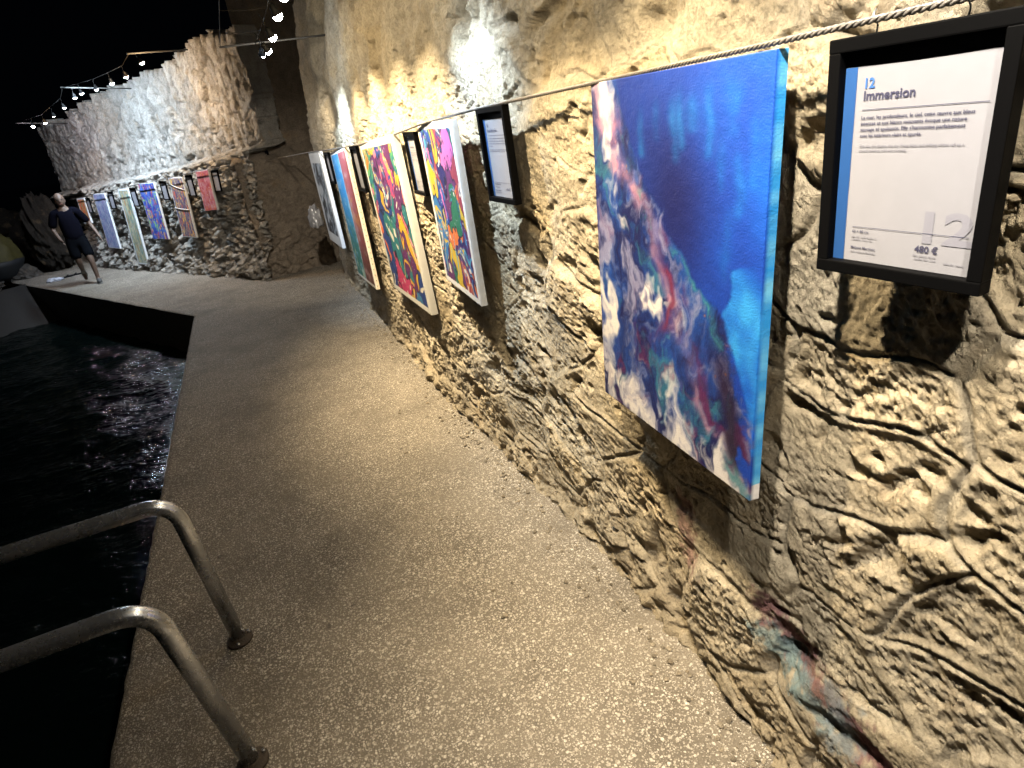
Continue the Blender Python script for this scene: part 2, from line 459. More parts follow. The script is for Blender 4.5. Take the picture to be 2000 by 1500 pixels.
def split_wall(root, P, ids, joint, col, mat, wanted=300, keep=None, back=None, flip=False, skip=None, piece='stone', filler='mortar'):
    nz, ny = ids.shape
    F = grid_faces(nz, ny)
    nrm = grid_normals(P).reshape(-1, 3)
    if flip: F = F[:, ::-1]; nrm = -nrm
    Pf = P.reshape(-1, 3); colf = col.reshape(-1, 3)
    fid = ids[:-1, :-1].reshape(-1); fj = (joint[:-1, :-1] + joint[1:, 1:]).reshape(-1) * .5
    alive = np.ones(len(F), bool) if keep is None else keep[:-1, :-1].reshape(-1)
    isst = alive & (fj < .5)
    if skip is not None: isst &= ~skip[:-1, :-1].reshape(-1)
    order = np.argsort(fid, kind='stable'); fs = fid[order]
    st = np.concatenate([[0], np.flatnonzero(np.diff(fs)) + 1, [len(fs)]])
    groups = []
    for a, b in zip(st[:-1], st[1:]):
        q = order[a:b]; q = q[isst[q]]
        if len(q) < 12: continue
        ctr = Pf[F[q, 0]].mean(0); ext = np.linalg.norm(Pf[F[q, 0]].max(0) - Pf[F[q, 0]].min(0))
        d = np.linalg.norm(ctr - np.array([0, 0, 2.0]))
        vis = 1.0 if (Vector(ctr) - Vector((0, 0, 2))).normalized().dot(Vector((-.3176 * -1, .856, -.407))) > .55 else .2
        groups.append((-ext / d * vis, q))
    groups.sort(key=lambda g: g[0])
    used = np.zeros(len(F), bool)
    for _, q in groups[:wanted]:
        used[q] = True
        link(piece, sub_mesh(piece, Pf, F[q], colf, nrm, back), mat, root)
    rest = np.concatenate([q for _, q in groups[wanted:]]) if len(groups) > wanted else np.zeros(0, int)
    if len(rest):
        used[rest] = True
        o = link('small_stones', sub_mesh('small_stones', Pf, F[rest], colf, nrm, back), mat, root); o['kind'] = 'stuff'
    m = np.flatnonzero(alive & ~used)
    if len(m): link(filler, sub_mesh(filler, Pf, F[m], colf, nrm, back), mat, root)

STONE = np.array([.53, .45, .325])
def stain_mask(y, z, pts, r, seed):
    d = np.full(y.shape, 9.0)
    for (a, b), (c, e) in zip(pts[:-1], pts[1:]):
        L2 = (c - a) ** 2 + (e - b) ** 2
        t = np.clip(((y - a) * (c - a) + (z - b) * (e - b)) / L2, 0, 1)
        d = np.minimum(d, np.hypot(y - a - t * (c - a), z - b - t * (e - b)))
    return sstep(r, r * .3, d + r * .7 * fbm(y * 26, z * 26, 5, seed, .7))

def build_near_wall():
    t = np.concatenate([np.arange(-.7, .45, .009), .45 + np.cumsum(np.full(110, .0058)), ])
    a = t[-1]; k = int(math.log(9.5 / a) / math.log(1.0056)); t = np.concatenate([t, a * 1.0056 ** np.arange(1, k + 1)])
    t = np.concatenate([t, t[-1] + np.cumsum(np.full(26, .06))])
    z = np.concatenate([np.arange(-.06, 2.45, .0076), 2.45 + np.cumsum(np.full(80, .017))])
    Y, Z = np.meshgrid(t, z)
    wy = Y + .05 * fbm(Y * 3.1, Z * 3.1, 2, 11); wz = Z + .045 * fbm(Y * 2.7 + 9, Z * 2.7, 2, 12) - .05 * Y * 0
    AX, AZ = .40, .265
    sy = wy / AX; sz = wz / AZ
    sy = sy + .5 * (np.floor(sz) % 2)
    ci, cj, cx, cy, e, f1 = voro(wy / AX + 0.37, wz / AZ + .21, .92, 41)
    edge = e * .30
    ids = (ci + 50) * 200 + (cj + 50)
    r1, r2, r3, r4 = (rnd(ci, cj, q) for q in (51, 52, 53, 54))
    up = sstep(1.9, 2.4, Z)                                   # upper part: natural rock, joints fade
    h = .020 * fbm(Y * .9, Z * 1.1, 3, 61) + .05 * up * fbm(Y * .8 + 4, Z * .45, 2, 66)
    sh = (r1 - .5) * .026 + (r2 - .5) * .045 * (wy / AX + .37 - cx) + (r3 - .35) * .040 * (wz / AZ + .21 - cy)
    bed = sstep(.004, .035, edge)
    jf = sstep(-.25, .25, fbm(Y * 1.4, Z * 1.4, 2, 77) + .25) * (1 - .65 * up)
    h = h + sh * (.25 + .75 * bed) * (1 - .3 * up)
    rough = (.60 + .75 * r4) * (1 + .40 * sstep(1.7, 3.6, Y))
    ry = Y * .92 + .22 * Z; rz = Z * .96 - .12 * Y
    med = .009 * fbm(ry * 4.2, rz * 5.0, 2, 81) + .0022 * fbm(ry * 11, rz * 14, 3, 83, .6) + .0085 * fbm(ry * 42, rz * 46, 3, 85, .9)
    rgd = fbm(ry * 2.2 + .6 * fbm(Y * 3, Z * 3, 3, 15), rz * 4.5 + .5 * fbm(Y * 5, Z * 5, 3, 17), 3, 92)
    med = med - .007 * np.exp(-(rgd / .03) ** 2) * sstep(.0, .35, fbm(Y * 2, Z * 2, 2, 94))          # cracks
    med = med + .004 * sstep(.0, .10, rgd) * sstep(-.05, .3, fbm(Y * 1.7 + 5, Z * 1.7, 2, 96))         # broken ledges
    med = med + .007 * sstep(1.9, 3.2, Y) * billow(ry * 7, rz * 10, 4, 98, .6)
    patch = sstep(-.15, .35, fbm(Y * 3.3, Z * 3.3, 3, 99))                                              # smooth and coarse areas
    def facet(fx, fy, sd):
        a_, b_, c_, d_, e_, f_ = voro(fx + .35 * fbm(fx, fy, 2, sd), fy + .35 * fbm(fx + 7, fy, 2, sd), .95, sd)
        return (rnd(a_, b_, sd + 1) - .5) * (fx - c_) * 1.5 + (rnd(a_, b_, sd + 2) - .5) * (fy - d_) * 1.5 + (rnd(a_, b_, sd + 3) - .5) * .55
    med = med + .016 * facet(ry * 7, rz * 8, 1201) + .0065 * facet(ry * 19, rz * 21, 1211) + .0060 * facet(ry * 48, rz * 52, 1221)
    med = med + patch * .0028 * billow(ry * 20, rz * 24, 4, 100, .65)
    h = h + .54 * med * rough * (.35 + .65 * sstep(.0, .04, edge))
    # pits and hollows
    pi, pj, px, py, pe, pf = voro(ry * 7.5 + .8 * fbm(Y * 9, Z * 9, 2, 6), rz * 9.5 + .8 * fbm(Y * 9 + 4, Z * 9, 2, 8), .95, 101)
    pr = rnd(pi, pj, 103); hole = sstep(.5, .12, pf / (.35 + .75 * pr)) * (pr > .82 - .30 * sstep(1.7, 3.2, Y))
    h = h - hole * .020 * (.4 + .6 * sstep(.0, .05, edge))
    pi, pj, px, py, pe, pf = voro(ry * 2.4 + .5 * fbm(Y * 4, Z * 4, 2, 16), rz * 3.4 + .5 * fbm(Y * 4 + 4, Z * 4, 2, 18), .95, 111)
    pr = rnd(pi, pj, 113); hol2 = sstep(.42, .08, pf / (.4 + .6 * pr)) * (pr > .74)
    h = h - hol2 * .05 * (.3 + .7 * up + .3)
    pi, pj, px, py, pe, pf = voro(ry * 26, rz * 31, .95, 121)
    pr = rnd(pi, pj, 123); h = h - sstep(.45, .1, pf) * (pr > .74) * (.003 + .008 * rnd(pi, pj, 127)) * sstep(-.1, .3, fbm(Y * 4, Z * 4, 2, 125))
    # incised joint line with a raised lip
    h = h + jf * (-.011 * np.exp(-(edge / .0060) ** 2) + .004 * np.exp(-((edge - .016) / .007) ** 2))
    # rubble foot
    foot = np.exp(-np.maximum(Z, 0) / .11)
    h = h + foot * (.035 + .03 * billow(Y * 6, Z * 8, 3, 131))
    base = 1.105 + .03 * np.sin(Y * .9 + .5) * sstep(1, 4, Y) - .02 * sstep(1.5, .3, Y)
    base = base + np.where(Z > 1.95, (Z - 1.95) * .11, 0) + .03 * perlin(Y * .6, Z * .8, 191)
    # scallops cut by weather, drapery-like, higher up and further off
    h = h + sstep(2.0, 2.7, Z) * sstep(2.5, 5, Y) * .07 * fbm(Y * 2.1, Z * .35, 3, 141)
    x = base - h
    lim = 1.052 + 0 * x
    zone = sstep(2.12, 2.02, Z) * sstep(.55, .7, Z)
    soft = lim + np.log1p(np.exp(np.clip((x - lim) / .010, -30, 30))) * .010
    x = x * (1 - zone) + soft * zone
    yy = Y + (-.2 * h) * fbm(Y * 8, Z * 8, 2, 151)
    zz = Z + .2 * h * fbm(Y * 8 + 3, Z * 8, 2, 152)
    tail = np.maximum(Y - 9.5, 0)
    xs = x + tail * .95 + .10 * sstep(0, .5, tail); yy = np.where(Y > 9.5, 9.5 + tail * .35 + .3 * h, yy)
    P = np.stack([xs, yy, zz], -1)
    # colour
    bri = .84 + .30 * rnd(ci, cj, 161); hue = rnd(ci, cj, 163) - .5
    col = STONE * bri[..., None] * (1 + hue[..., None] * np.array([.07, 0, -.14]))
    mort = sstep(.014, .006, edge) * jf
    col = col * (1 - mort[..., None]) + np.array([.48, .415, .31]) * mort[..., None]
    grey = sstep(-.1, .5, fbm(Y * 1.1, Z * 1.6, 4, 171))[..., None] * .45
    col = col * (1 - grey) + np.array([.42, .375, .305]) * grey
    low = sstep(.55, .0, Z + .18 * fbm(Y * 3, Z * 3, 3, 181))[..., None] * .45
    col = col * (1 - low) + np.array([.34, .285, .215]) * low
    # old paint splashes near the foot
    for pts, r, c, a, sd in (
            ([(1.05, .54), (.97, .46), (.83, .40), (.72, .36), (.60, .30)], .070, (.165, .060, .085), .85, 201),
            ([(1.46, .66), (1.42, .44)], .065, (.25, .10, .115), .6, 203),
            ([(1.05, .43), (.93, .37), (.80, .33)], .060, (.15, .24, .27), .85, 205),
            ([(.80, .42), (.77, .30)], .06, (.20, .24, .27), .8, 207),
            ([(.64, .22), (.58, .18)], .06, (.17, .20, .23), .6, 209)):
        m = stain_mask(Y, Z, pts, r, sd)[..., None] * a
        col = col * (1 - m) + np.array(c) * m
    joint = (edge < .0085).astype(float) * (jf > .05)
    root = empty('stone_wall', (1.1, 4.5, 0))
    tag(root, 'long rough limestone wall hung with paintings beside the path, lit from above', 'wall')
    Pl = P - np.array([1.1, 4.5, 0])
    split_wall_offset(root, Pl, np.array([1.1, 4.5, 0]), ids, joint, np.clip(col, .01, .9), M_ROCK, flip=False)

def split_wall_offset(root, Pl, off, ids, joint, col, mat, **kw):
    # split with world positions for ranking, local positions for the meshes
    nz, ny = ids.shape
    split_wall(root, Pl, ids, joint, col, mat, **kw)
build_near_wall()

# far wall: axis along which it runs, measured from its corner by the alcove
A2 = np.array([-.576, 12.11]); U2 = np.array([.49727509, -.86759293]); N2 = np.array([-.86759293, -.49727509])
def far_xy(s, off):       # s grows away from the corner, off = towards the path
    return A2[0] - U2[0] * s + N2[0] * off, A2[1] - U2[1] * s + N2[1] * off

def build_far_wall():
    s = np.arange(-1.68, 9.0, .022); z = np.concatenate([np.arange(-.06, 4.0, .021)])
    S, Z = np.meshgrid(s, z)
    zl = 1.845 - .045 * S + .05 * fbm(S * 1.3, S * 0 + .5, 3, 301)          # ledge line
    top = np.interp(S, [-3, -2.1, -1.5, -.7, -.43, .15, .2, .66, .94, 2, 3.1, 4.5, 6.1, 7.1, 9], [3.62, 3.55, 3.56, 3.54, 3.52, 3.53, 3.42, 3.41, 3.35, 3.33, 3.29, 3.26, 3.09, 3.07, 3.0])
    ww = S + .05 * fbm(S * 4, Z * 4, 2, 303); wz = Z + .05 * fbm(S * 4 + 7, Z * 4, 2, 304)
    upper = Z > zl
    # upper courses: tall upright blocks; lower: small rubble
    ua, ub, ux, uy, ue, uf = voro(ww / .20, wz / .40, .9, 311)
    la, lb, lx, ly, le, lf = voro(ww / .115 + 60, wz / .10, .95, 313)
    ids = np.where(upper, (ua + 100) * 300 + ub + 100, 10 ** 6 + (la + 100) * 400 + lb + 100)
    edge = np.where(upper, ue * .27, le * .105)
    hu = (rnd(ua, ub, 321) - .5) * .07 + .035 * sstep(0, .05, edge) + .03 * fbm(S * 5, Z * 2.4, 4, 323, .6) + .02 * billow(S * 11, Z * 6, 3, 325)
    lowr = sstep(1.3, .2, Z)
    hl = (rnd(la, lb, 331) - .5) * (.07 + .05 * lowr) + .055 * sstep(0, .045, edge) + .035 * billow(S * 12, Z * 13, 4, 333, .6) + .04 * fbm(S * 2, Z * 2, 3, 335)
    off_l = -.10 + hl + .16 * sstep(.7, 0, Z) * (1 + .6 * fbm(S * 3, Z * 3, 2, 337)) + .05 * (1.8 - Z)
    off_u = -.42 + hu + .05 * fbm(S * .8, Z * .8, 2, 339)
    bl = sstep(.0, .10, Z - zl + .04 * fbm(S * 8, Z * 8, 2, 341))
    # rounded shoulder of the ledge
    off = off_l * (1 - bl) + off_u * bl
    end = sstep(5.15, 5.45, S + .06 * fbm(S * 3, Z * 3, 2, 343)) * (1 - upper)
    off = off - .45 * end
    off = np.where(S > 7.2, off - (S - 7.2) * .9, off)
    cor = np.maximum(-1.3 - S, 0)
    X, Yc = far_xy(S, off - cor * .0)
    P = np.stack([X, Yc, Z + .02 * fbm(S * 9, Z * 9, 2, 345)], -1)
    q = S / .19 + .9 * fbm(S * 1.6, Z * .8, 3, 347); qi = np.floor(q); qf = q - qi - .5
    tip = top + (rnd(qi.astype(int), (qi * 0).astype(int), 351) - .45) * .20 + .07 * fbm(S * 1.7, S * 0, 2, 353) - .9 * np.abs(qf) ** 3 * (.5 + rnd(qi.astype(int), (qi * 0 + 1).astype(int), 355)) + .02 * fbm(S * 14, Z * 14, 2, 357)
    keepc = (~upper) | (Z < tip)
    bri = np.where(upper, .8 + .35 * rnd(ua, ub, 361), .75 + .55 * rnd(la, lb, 363))
    col = np.where(upper[..., None], np.array([.40, .38, .35]), np.array([.44, .41, .37])) * bri[..., None]
    gap = sstep(.010, .0, edge)[..., None] * .35
    col = col * (1 - gap) + np.array([.17, .14, .11]) * gap
    joint = (edge < np.where(upper, .006, .008)).astype(float)
    root = empty('stone_wall', (A2[0], A2[1], 0))
    tag(root, 'far stone wall with a ragged block top above a rubble ledge, lit bluish white', 'wall')
    bk = np.array([-N2[0] * .35, -N2[1] * .35, 0])
    Pl = P - np.array([A2[0], A2[1], 0])
    # lower rubble first, then the block courses with depth behind them
    nz, ny = ids.shape
    split_far(root, Pl, ids, joint, col, keepc, upper, bk, S > -1.62 + .06 * fbm(Z * 3, Z * 0, 2, 371))

def split_far(root, Pl, ids, joint, col, keepc, upper, bk, low_ok):
    split_wall(root, Pl, ids, joint, col, M_ROCKF, wanted=150, keep=keepc & upper, back=bk, flip=True, filler='bedding_mortar')
    split_wall(root, Pl, ids, joint, col, M_ROCKF, wanted=150, keep=~upper & low_ok, flip=True, piece='rubble_stone', filler='rubble_mortar')
build_far_wall()

def build_alcove():
    s = np.arange(-.35, 2.6, .02); z = np.arange(-.05, 4.3, .02)
    S, Z = np.meshgrid(s, z)
    bx = .376 + S * .965; by = 11.12 + S * .20
    rock = sstep(1.98, 1.78, Z + .06 * fbm(S * 3, Z * 3, 3, 401))
    ci, cj, cx, cy, e, f = voro(S / .17 + .3 * fbm(S * 4, Z * 4, 2, 405), Z / .12, .9, 403)
    low = sstep(1.15, .45, Z + .1 * fbm(S * 3, Z * 3, 2, 407))
    h = rock * (.16 * (1 - Z / 2.2) + .07 + .06 * fbm(S * 1.6, Z * 1.6, 3, 409) + .02 * billow(S * 7, Z * 9, 4, 411)) \
        + .010 * fbm(S * 2.2, Z * 2.2, 4, 413)
    h = h + low * ((rnd(ci, cj, 415) - .5) * .05 + .035 * sstep(0, .12, e))
    h = h - rock * .10 * np.exp(-((S - .35 - .5 * (1.9 - Z)) / .05) ** 2) * sstep(1.2, 1.6, Z)
    X = bx + h * .2; Yc = by - h + (1 - rock) * .12
    col = np.where((rock > .5)[..., None], np.array([.34, .28, .22]), np.array([.33, .27, .21])) * (.85 + .3 * rnd(ci, cj, 417) * low + .10 * fbm(S * 2, Z * 2, 3, 419))[..., None]
    P = np.stack([X, Yc, Z], -1)
    root = empty('alcove_wall', (.376, 11.12, 0))
    tag(root, 'dim alcove wall of smooth plaster over a sloping rock base in the corner', 'wall')
    Pl = P - np.array([.376, 11.12, 0])
    F = grid_faces(*S.shape); nrm = grid_normals(P).reshape(-1, 3)
    rk = (rock[:-1, :-1] > .5).reshape(-1); upk = (~rk) & (S[:-1, :-1].reshape(-1) > .25)
    Pf = Pl.reshape(-1, 3); cf = np.clip(col.reshape(-1, 3), .02, .9)
    link('plaster', sub_mesh('plaster', Pf, F[upk], cf, nrm), M_ROCKF, root)
    F2 = F[rk]
    lowf = ((low[:-1, :-1] > .5) & (e[:-1, :-1] > .06)).reshape(-1)[rk]
    fid = ((ci + 100) * 300 + cj + 100)[:-1, :-1].reshape(-1)[rk]
    nst = 0
    used = np.zeros(len(F2), bool)
    for i in np.unique(fid[lowf]):
        q = np.flatnonzero(lowf & (fid == i))
        if len(q) < 10: continue
        used[q] = True
        link('stone', sub_mesh('stone', Pf, F2[q], cf, nrm), M_ROCKF, root)
    link('rock_base', sub_mesh('rock_base', Pf, F2[~used], cf, nrm), M_ROCKF, root)
build_alcove()

def build_debris():
    rg = np.random.RandomState(3)
    bm = bmesh.new(); bmesh.ops.create_icosphere(bm, subdivisions=1, radius=1.0)
    bv = np.array([v.co[:] for v in bm.verts]); bf = np.array([[v.index for v in f.verts] for f in bm.faces]); bm.free()
    V, F, Cc = [], [], []
    for k in range(1500):
        y = rg.uniform(.1, 1) ** 1.5 * 10.5; r = .0025 + .011 * rg.rand() ** 4
        x = 1.03 - abs(rg.normal(0, .07)) - (rg.rand() < .12) * rg.uniform(0, .5)
        P = bv * (1 + .35 * (rg.rand(len(bv), 1) - .5)) * np.array([r, r * rg.uniform(.7, 1.3), r * .65])
        F.append(bf + len(bv) * k); V.append(P + np.array([x, y, r * .35])); Cc.append(np.repeat((np.array([.42, .36, .28]) * rg.uniform(.5, 1.15))[None], len(bv), 0))
    o = link('gravel', mesh_np('gravel', np.concatenate(V), np.concatenate(F), np.concatenate(Cc), False), M_ROCK); tag(o, kind='stuff', label='loose grit and stone chips gathered along the wall foot', cat='gravel')
build_debris()

# ------------------------------------------------------------------ rotated frames on the walls
def rotm(yaw, lean, roll, base):
    u, v, n = (np.array(b, float) for b in base)
    yaw, lean, roll = (math.radians(a) for a in (yaw, lean, roll))
    u2 = u * math.cos(yaw) + n * math.sin(yaw); n2 = n * math.cos(yaw) - u * math.sin(yaw)
    v2 = v * math.cos(lean) + n2 * math.sin(lean); n3 = n2 * math.cos(lean) - v * math.sin(lean)
    u3 = u2 * math.cos(roll) + v2 * math.sin(roll); v3 = v2 * math.cos(roll) - u2 * math.sin(roll)
    return u3, v3, n3
B_NEAR = ((0, -1, 0), (0, 0, 1), (-1, 0, 0))
B_FAR = ((U2[0], U2[1], 0), (0, 0, 1), (N2[0], N2[1], 0))
def frame_matrix(c, ang, base):
    u, v, n = rotm(*ang, base)
    return Matrix(((u[0], v[0], n[0], c[0]), (u[1], v[1], n[1], c[1]), (u[2], v[2], n[2], c[2]), (0, 0, 0, 1)))

def lerp(a, b, t): return a + (b - a) * t[..., None]
def C(*c): return np.array(c, float)

def paint_main(u, v):
    w1 = fbm(u * 5, v * 6, 4, 501); w2 = fbm(u * 5 + 9, v * 6, 4, 502)
    deep, mid, bright = C(.006, .030, .190), C(.006, .085, .40), C(.012, .20, .66)
    t = np.clip(.15 + .8 * (u - .35) + .35 * (.25 - v) + .12 * w1, 0, 1)
    dk = np.exp(-(((u - .56) / .20) ** 2 + ((v - .30) / .20) ** 2))
    c = lerp(lerp(deep, mid, np.clip(t * 2, 0, 1)), bright, np.clip(t * 2 - 1, 0, 1))
    c = lerp(c, C(.005, .016, .12), dk * .9)
    for (a, b, L, wd, s) in ((.36, .13, .07, .02, .6), (.46, .10, .06, .02, .5), (.56, .12, .09, .025, .8), (.60, .10, .08, .02, .7), (.66, .09, .05, .03, .4),
                             (.75, .10, .10, .02, .5), (.86, .08, .07, .03, .8), (.80, .20, .07, .018, .6), (.88, .22, .10, .022, .9), (.94, .16, .10, .02, .5), (.84, .36, .12, .02, .3)):
        g = np.exp(-((u - a + .015 * w2) / wd) ** 2) * sstep(b - L, b, v) * sstep(b + L + .01, b + L * .8, v)
        c = lerp(c, C(.05, .30, .58), np.clip(g * s * (.26 + .4 * w1), 0, .4))
    ed = np.interp(v, [0, .12, .23, .32, .38, .41, .48, .54, .58, .65, .74, .84, .93, 1.0], [.20, .26, .335, .42, .485, .58, .68, .78, .83, .877, .92, .955, .985, 1.02])
    lb = np.interp(v, [.34, .40, .435, .45, .50, .55, .59, .71, .80, .93, .96], [1.1, .99, .85, .84, .855, .80, .835, .915, .96, .99, 1.1]) + .022 * w2 + .015 * fbm(u * 14, v * 14, 3, 505)
    lbm = sstep(.0, .035, u - lb) * sstep(.36, .50, v + .9 * (.93 - u))
    lbc = lerp(C(.008, .13, .50), C(.06, .34, .66), np.clip(.5 + 1.0 * fbm(u * 6, v * 5, 3, 506), 0, 1))
    c = lerp(c, lbc, lbm * .92)
    # marbled stream
    q = u - ed
    wx = .10 * fbm(u * 4, v * 4, 4, 511, .6); wy = .10 * fbm(u * 4 + 3, v * 4, 4, 512, .6)
    qx = (u + wx) * 5.0 + (v + wy) * .6; qy = (v + wy) * 4.2 - (u + wx) * 2.6
    n1 = fbm(qx, qy * .8, 6, 521, .62); n2 = fbm(qx * .9 + 20, qy * .8, 6, 522, .62); n3 = fbm(qx * .8 + 40, qy * .7, 6, 523, .62)
    navy, blue, teal = C(.008, .020, .12), C(.022, .085, .30), C(.06, .22, .30)
    white, lil, pink, plum = C(.66, .63, .62), C(.30, .30, .44), C(.46, .27, .36), C(.13, .028, .12)
    mcol = lerp(navy, blue, np.clip(.5 + 1.1 * n1, 0, 1))
    mcol = lerp(mcol, teal, np.clip(n2 * 1.1 - .25, 0, .7))
    mcol = lerp(mcol, plum, np.clip(n3 * 1.5 - .45, 0, .75))
    mcol = lerp(mcol, lil, np.clip(-n2 * 1.2 - .25, 0, .8))
    def blob(cu, cvv, su, sv): return np.exp(-(((u + wx - cu) / su) ** 2 + ((v + wy - cvv) / sv) ** 2))
    whit = 1.35 * blob(.40, .575, .10, .055) + 1.1 * blob(.07, .05, .10, .09) + .9 * blob(.12, .16, .05, .10) + 1.0 * blob(.25, .37, .06, .05) + .7 * blob(.36, .76, .06, .07) \
        + sstep(.88, 1.02, v + .45 * wx + .10 * (1 - u)) * .85 + .5 * blob(.03, .72, .04, .25) + .9 * blob(.86, .95, .09, .08) + .5 * blob(.55, .84, .06, .06) + .55 * blob(.52, .62, .05, .06)
    mcol = lerp(mcol, white, np.clip(whit * (1.0 + .7 * n1) + .50 * n1 - .36, 0, .94))
    # pink and plum veins running with the stream
    vein = np.interp(v, [0, .05, .14, .27, .35, .46, .50, .57, .65, .79, .85, .95, 1], [.06, .10, .16, .27, .37, .43, .52, .60, .62, .70, .80, .92, .98])
    vs = vein + wx * .9; wid = np.interp(v, [0, .1, .3, .5, .8, 1], [.05, .06, .05, .045, .055, .02])
    g = np.exp(-((u - vs + .01) / wid) ** 2) * (.45 + .55 * sstep(-.2, .3, n3)) * (1 - .5 * sstep(.55, .68, v))
    mcol = lerp(mcol, pink, np.clip(g * (.85 + .7 * n2), 0, .85))
    g2 = np.exp(-((u - vs - .05) / .028) ** 2) * sstep(.28, .45, v) * sstep(.95, .85, v)
    mcol = lerp(mcol, plum, np.clip(g2 * (.9 + 1.0 * n3), 0, .9))
    ring = np.exp(-((np.hypot((u + wx * .4 - .44) / .95, v + wy * .4 - .565) - .105) / .02) ** 2) * sstep(.42, .55, u)
    mcol = lerp(mcol, C(.20, .035, .09), np.clip(ring * (.8 + n1), 0, .85))
    tl = np.exp(-((q + .040 + .5 * wx) / .028) ** 2) * sstep(.18, .30, v)
    mcol = lerp(mcol, C(.07, .25, .28), np.clip(tl * (.35 + 1.2 * n2), 0, .75))
    org = np.clip(fbm(u * 18, v * 22, 3, 531) - .72, 0, 1) * 4 * np.exp(-((q + .05) / .06) ** 2)
    mcol = lerp(mcol, C(.40, .18, .05), np.clip(org, 0, .7))
    dkv = np.exp(-((q + .055) / .05) ** 2) * sstep(.60, .72, v) * sstep(.97, .9, v)
    mcol = lerp(mcol, C(.030, .010, .05), np.clip(dkv * (1 + .6 * n1), 0, .92))
    m = sstep(.025, -.02, q + .045 * n2 + .03 * fbm(u * 8, v * 8, 3, 535) + .012 * fbm(u * 26, v * 26, 3, 533))
    c = lerp(c, mcol, m)
    return np.clip((np.maximum(c, 0) ** 1.34) * .74, .002, .85)

PAL = [C(.55, .05, .16), C(.80, .17, .03), C(.70, .42, .03), C(.02, .18, .22), C(.015, .05, .24), C(.11, .02, .13), C(.62, .16, .26), C(.09, .32, .14), C(.05, .20, .42), C(.14, .02, .06)]
PALB = [C(.02, .06, .34), C(.03, .17, .46), C(.05, .32, .52), C(.08, .02, .18), C(.60, .15, .42), C(.60, .42, .04), C(.65, .17, .05), C(.02, .16, .10), C(.02, .02, .14), C(.12, .03, .14), C(.32, .05, .09)]
def paint_blobs(pal, seed, sx, sy):
    def f(u, v):
        du = .35 * fbm(u * 3, v * 3, 3, seed); dv = .35 * fbm(u * 3 + 5, v * 3, 3, seed + 1)
        P = np.array(pal); c = None
        for k, (a, b) in enumerate(((sx, sy), (sx * 1.9, sy * 1.9))):
            ci, cj, cx, cy, e, d = voro(u * a + du * a * .6 + 3 * k, v * b + dv * b * .6, .95, seed + 11 * k)
            i = (rnd(ci, cj, seed + 3 + k) * len(P)).astype(int) % len(P)
            q = P[i]
            ring = (np.abs(d - .26) < .05) & (rnd(ci, cj, seed + 7) > .55)
            q = np.where(ring[..., None], P[(i + 4) % len(P)], q)
            dot = (d < .10) & (rnd(ci, cj, seed + 9) > .45)
            q = np.where(dot[..., None], C(.75, .70, .62), q)
            ol = sstep(.055, .025, e)[..., None]
            q = q * (1 - ol) + C(.012, .012, .05) * ol
            if c is None: c = q
            else:
                on = sstep(.44, .40, d) * (rnd(ci, cj, seed + 21) > .52)
                c = lerp(c, q, on)
        st = sstep(.06, .03, np.abs(fbm(u * 4 + 7, v * 2.5, 2, seed + 31)))
        c = lerp(c, P[2], st * (fbm(u * 2, v * 2, 2, seed + 33) > .25))
        sp = fbm(u * 40, v * 40, 1, seed + 41) > .62
        c = np.where((sp & (fbm(u * 3, v * 3, 2, seed + 43) > .2))[..., None], C(.6, .65, .7), c)
        return c * .62
    return f
def paint_split(u, v):
    w = fbm(u * 3, v * 9, 5, 601, .6); w2 = fbm(u * 4 + 4, v * 8, 5, 602, .6)
    left = lerp(C(.03, .22, .46), C(.03, .15, .12), sstep(.25, .75, v + .2 * w))
    left = lerp(left, C(.45, .50, .30), np.clip(w2 * 1.4 - .1, 0, .8) * sstep(.55, .9, v))
    left = lerp(left, C(.25, .45, .62), np.clip(w * 1.4 - .2, 0, .6))
    right = lerp(C(.26, .06, .07), C(.10, .03, .02), sstep(.5, .95, v + .2 * w2))
    right = lerp(right, C(.42, .19, .05), np.clip(w * 1.5, 0, .8) * np.exp(-((v - .42) / .2) ** 2))
    right = lerp(right, C(.38, .22, .22), np.clip(w2 * 1.3 - .2, 0, .7))
    m = (u > .52 + .01 * w)
    c = np.where(m[..., None], right, left)
    ln = np.exp(-((u - .515 - .01 * w) / .012) ** 2)
    return np.clip(lerp(c, C(.5, .48, .42), ln * .8), .004, .8)
def paint_swirl(u, v):
    w = fbm(u * 3 + .8 * fbm(u * 3, v * 4, 2, 611), v * 5 + u * 2, 5, 612, .6)
    c = lerp(C(.30, .38, .50), C(.015, .018, .03), np.clip(.45 + 1.5 * w, 0, 1))
    return lerp(c, C(.55, .60, .68), np.clip(-w * 1.8 - .2, 0, .9))
def paint_fleck(bases, flecks, seed, sc=1.0, amt=.5):
    def f(u, v):
        w = fbm(u * 3 * sc, v * 5 * sc, 5, seed, .6)
        c = lerp(bases[0], bases[1], np.clip(.5 + 1.2 * w, 0, 1))
        for k, q in enumerate(flecks):
            g = fbm(u * 6 * sc + 9 * k, v * 7 * sc + w, 3, seed + 5 + k)
            c = lerp(c, q, sstep(amt - .12, amt + .05, g))
        return np.clip(c, .004, .8)
    return f

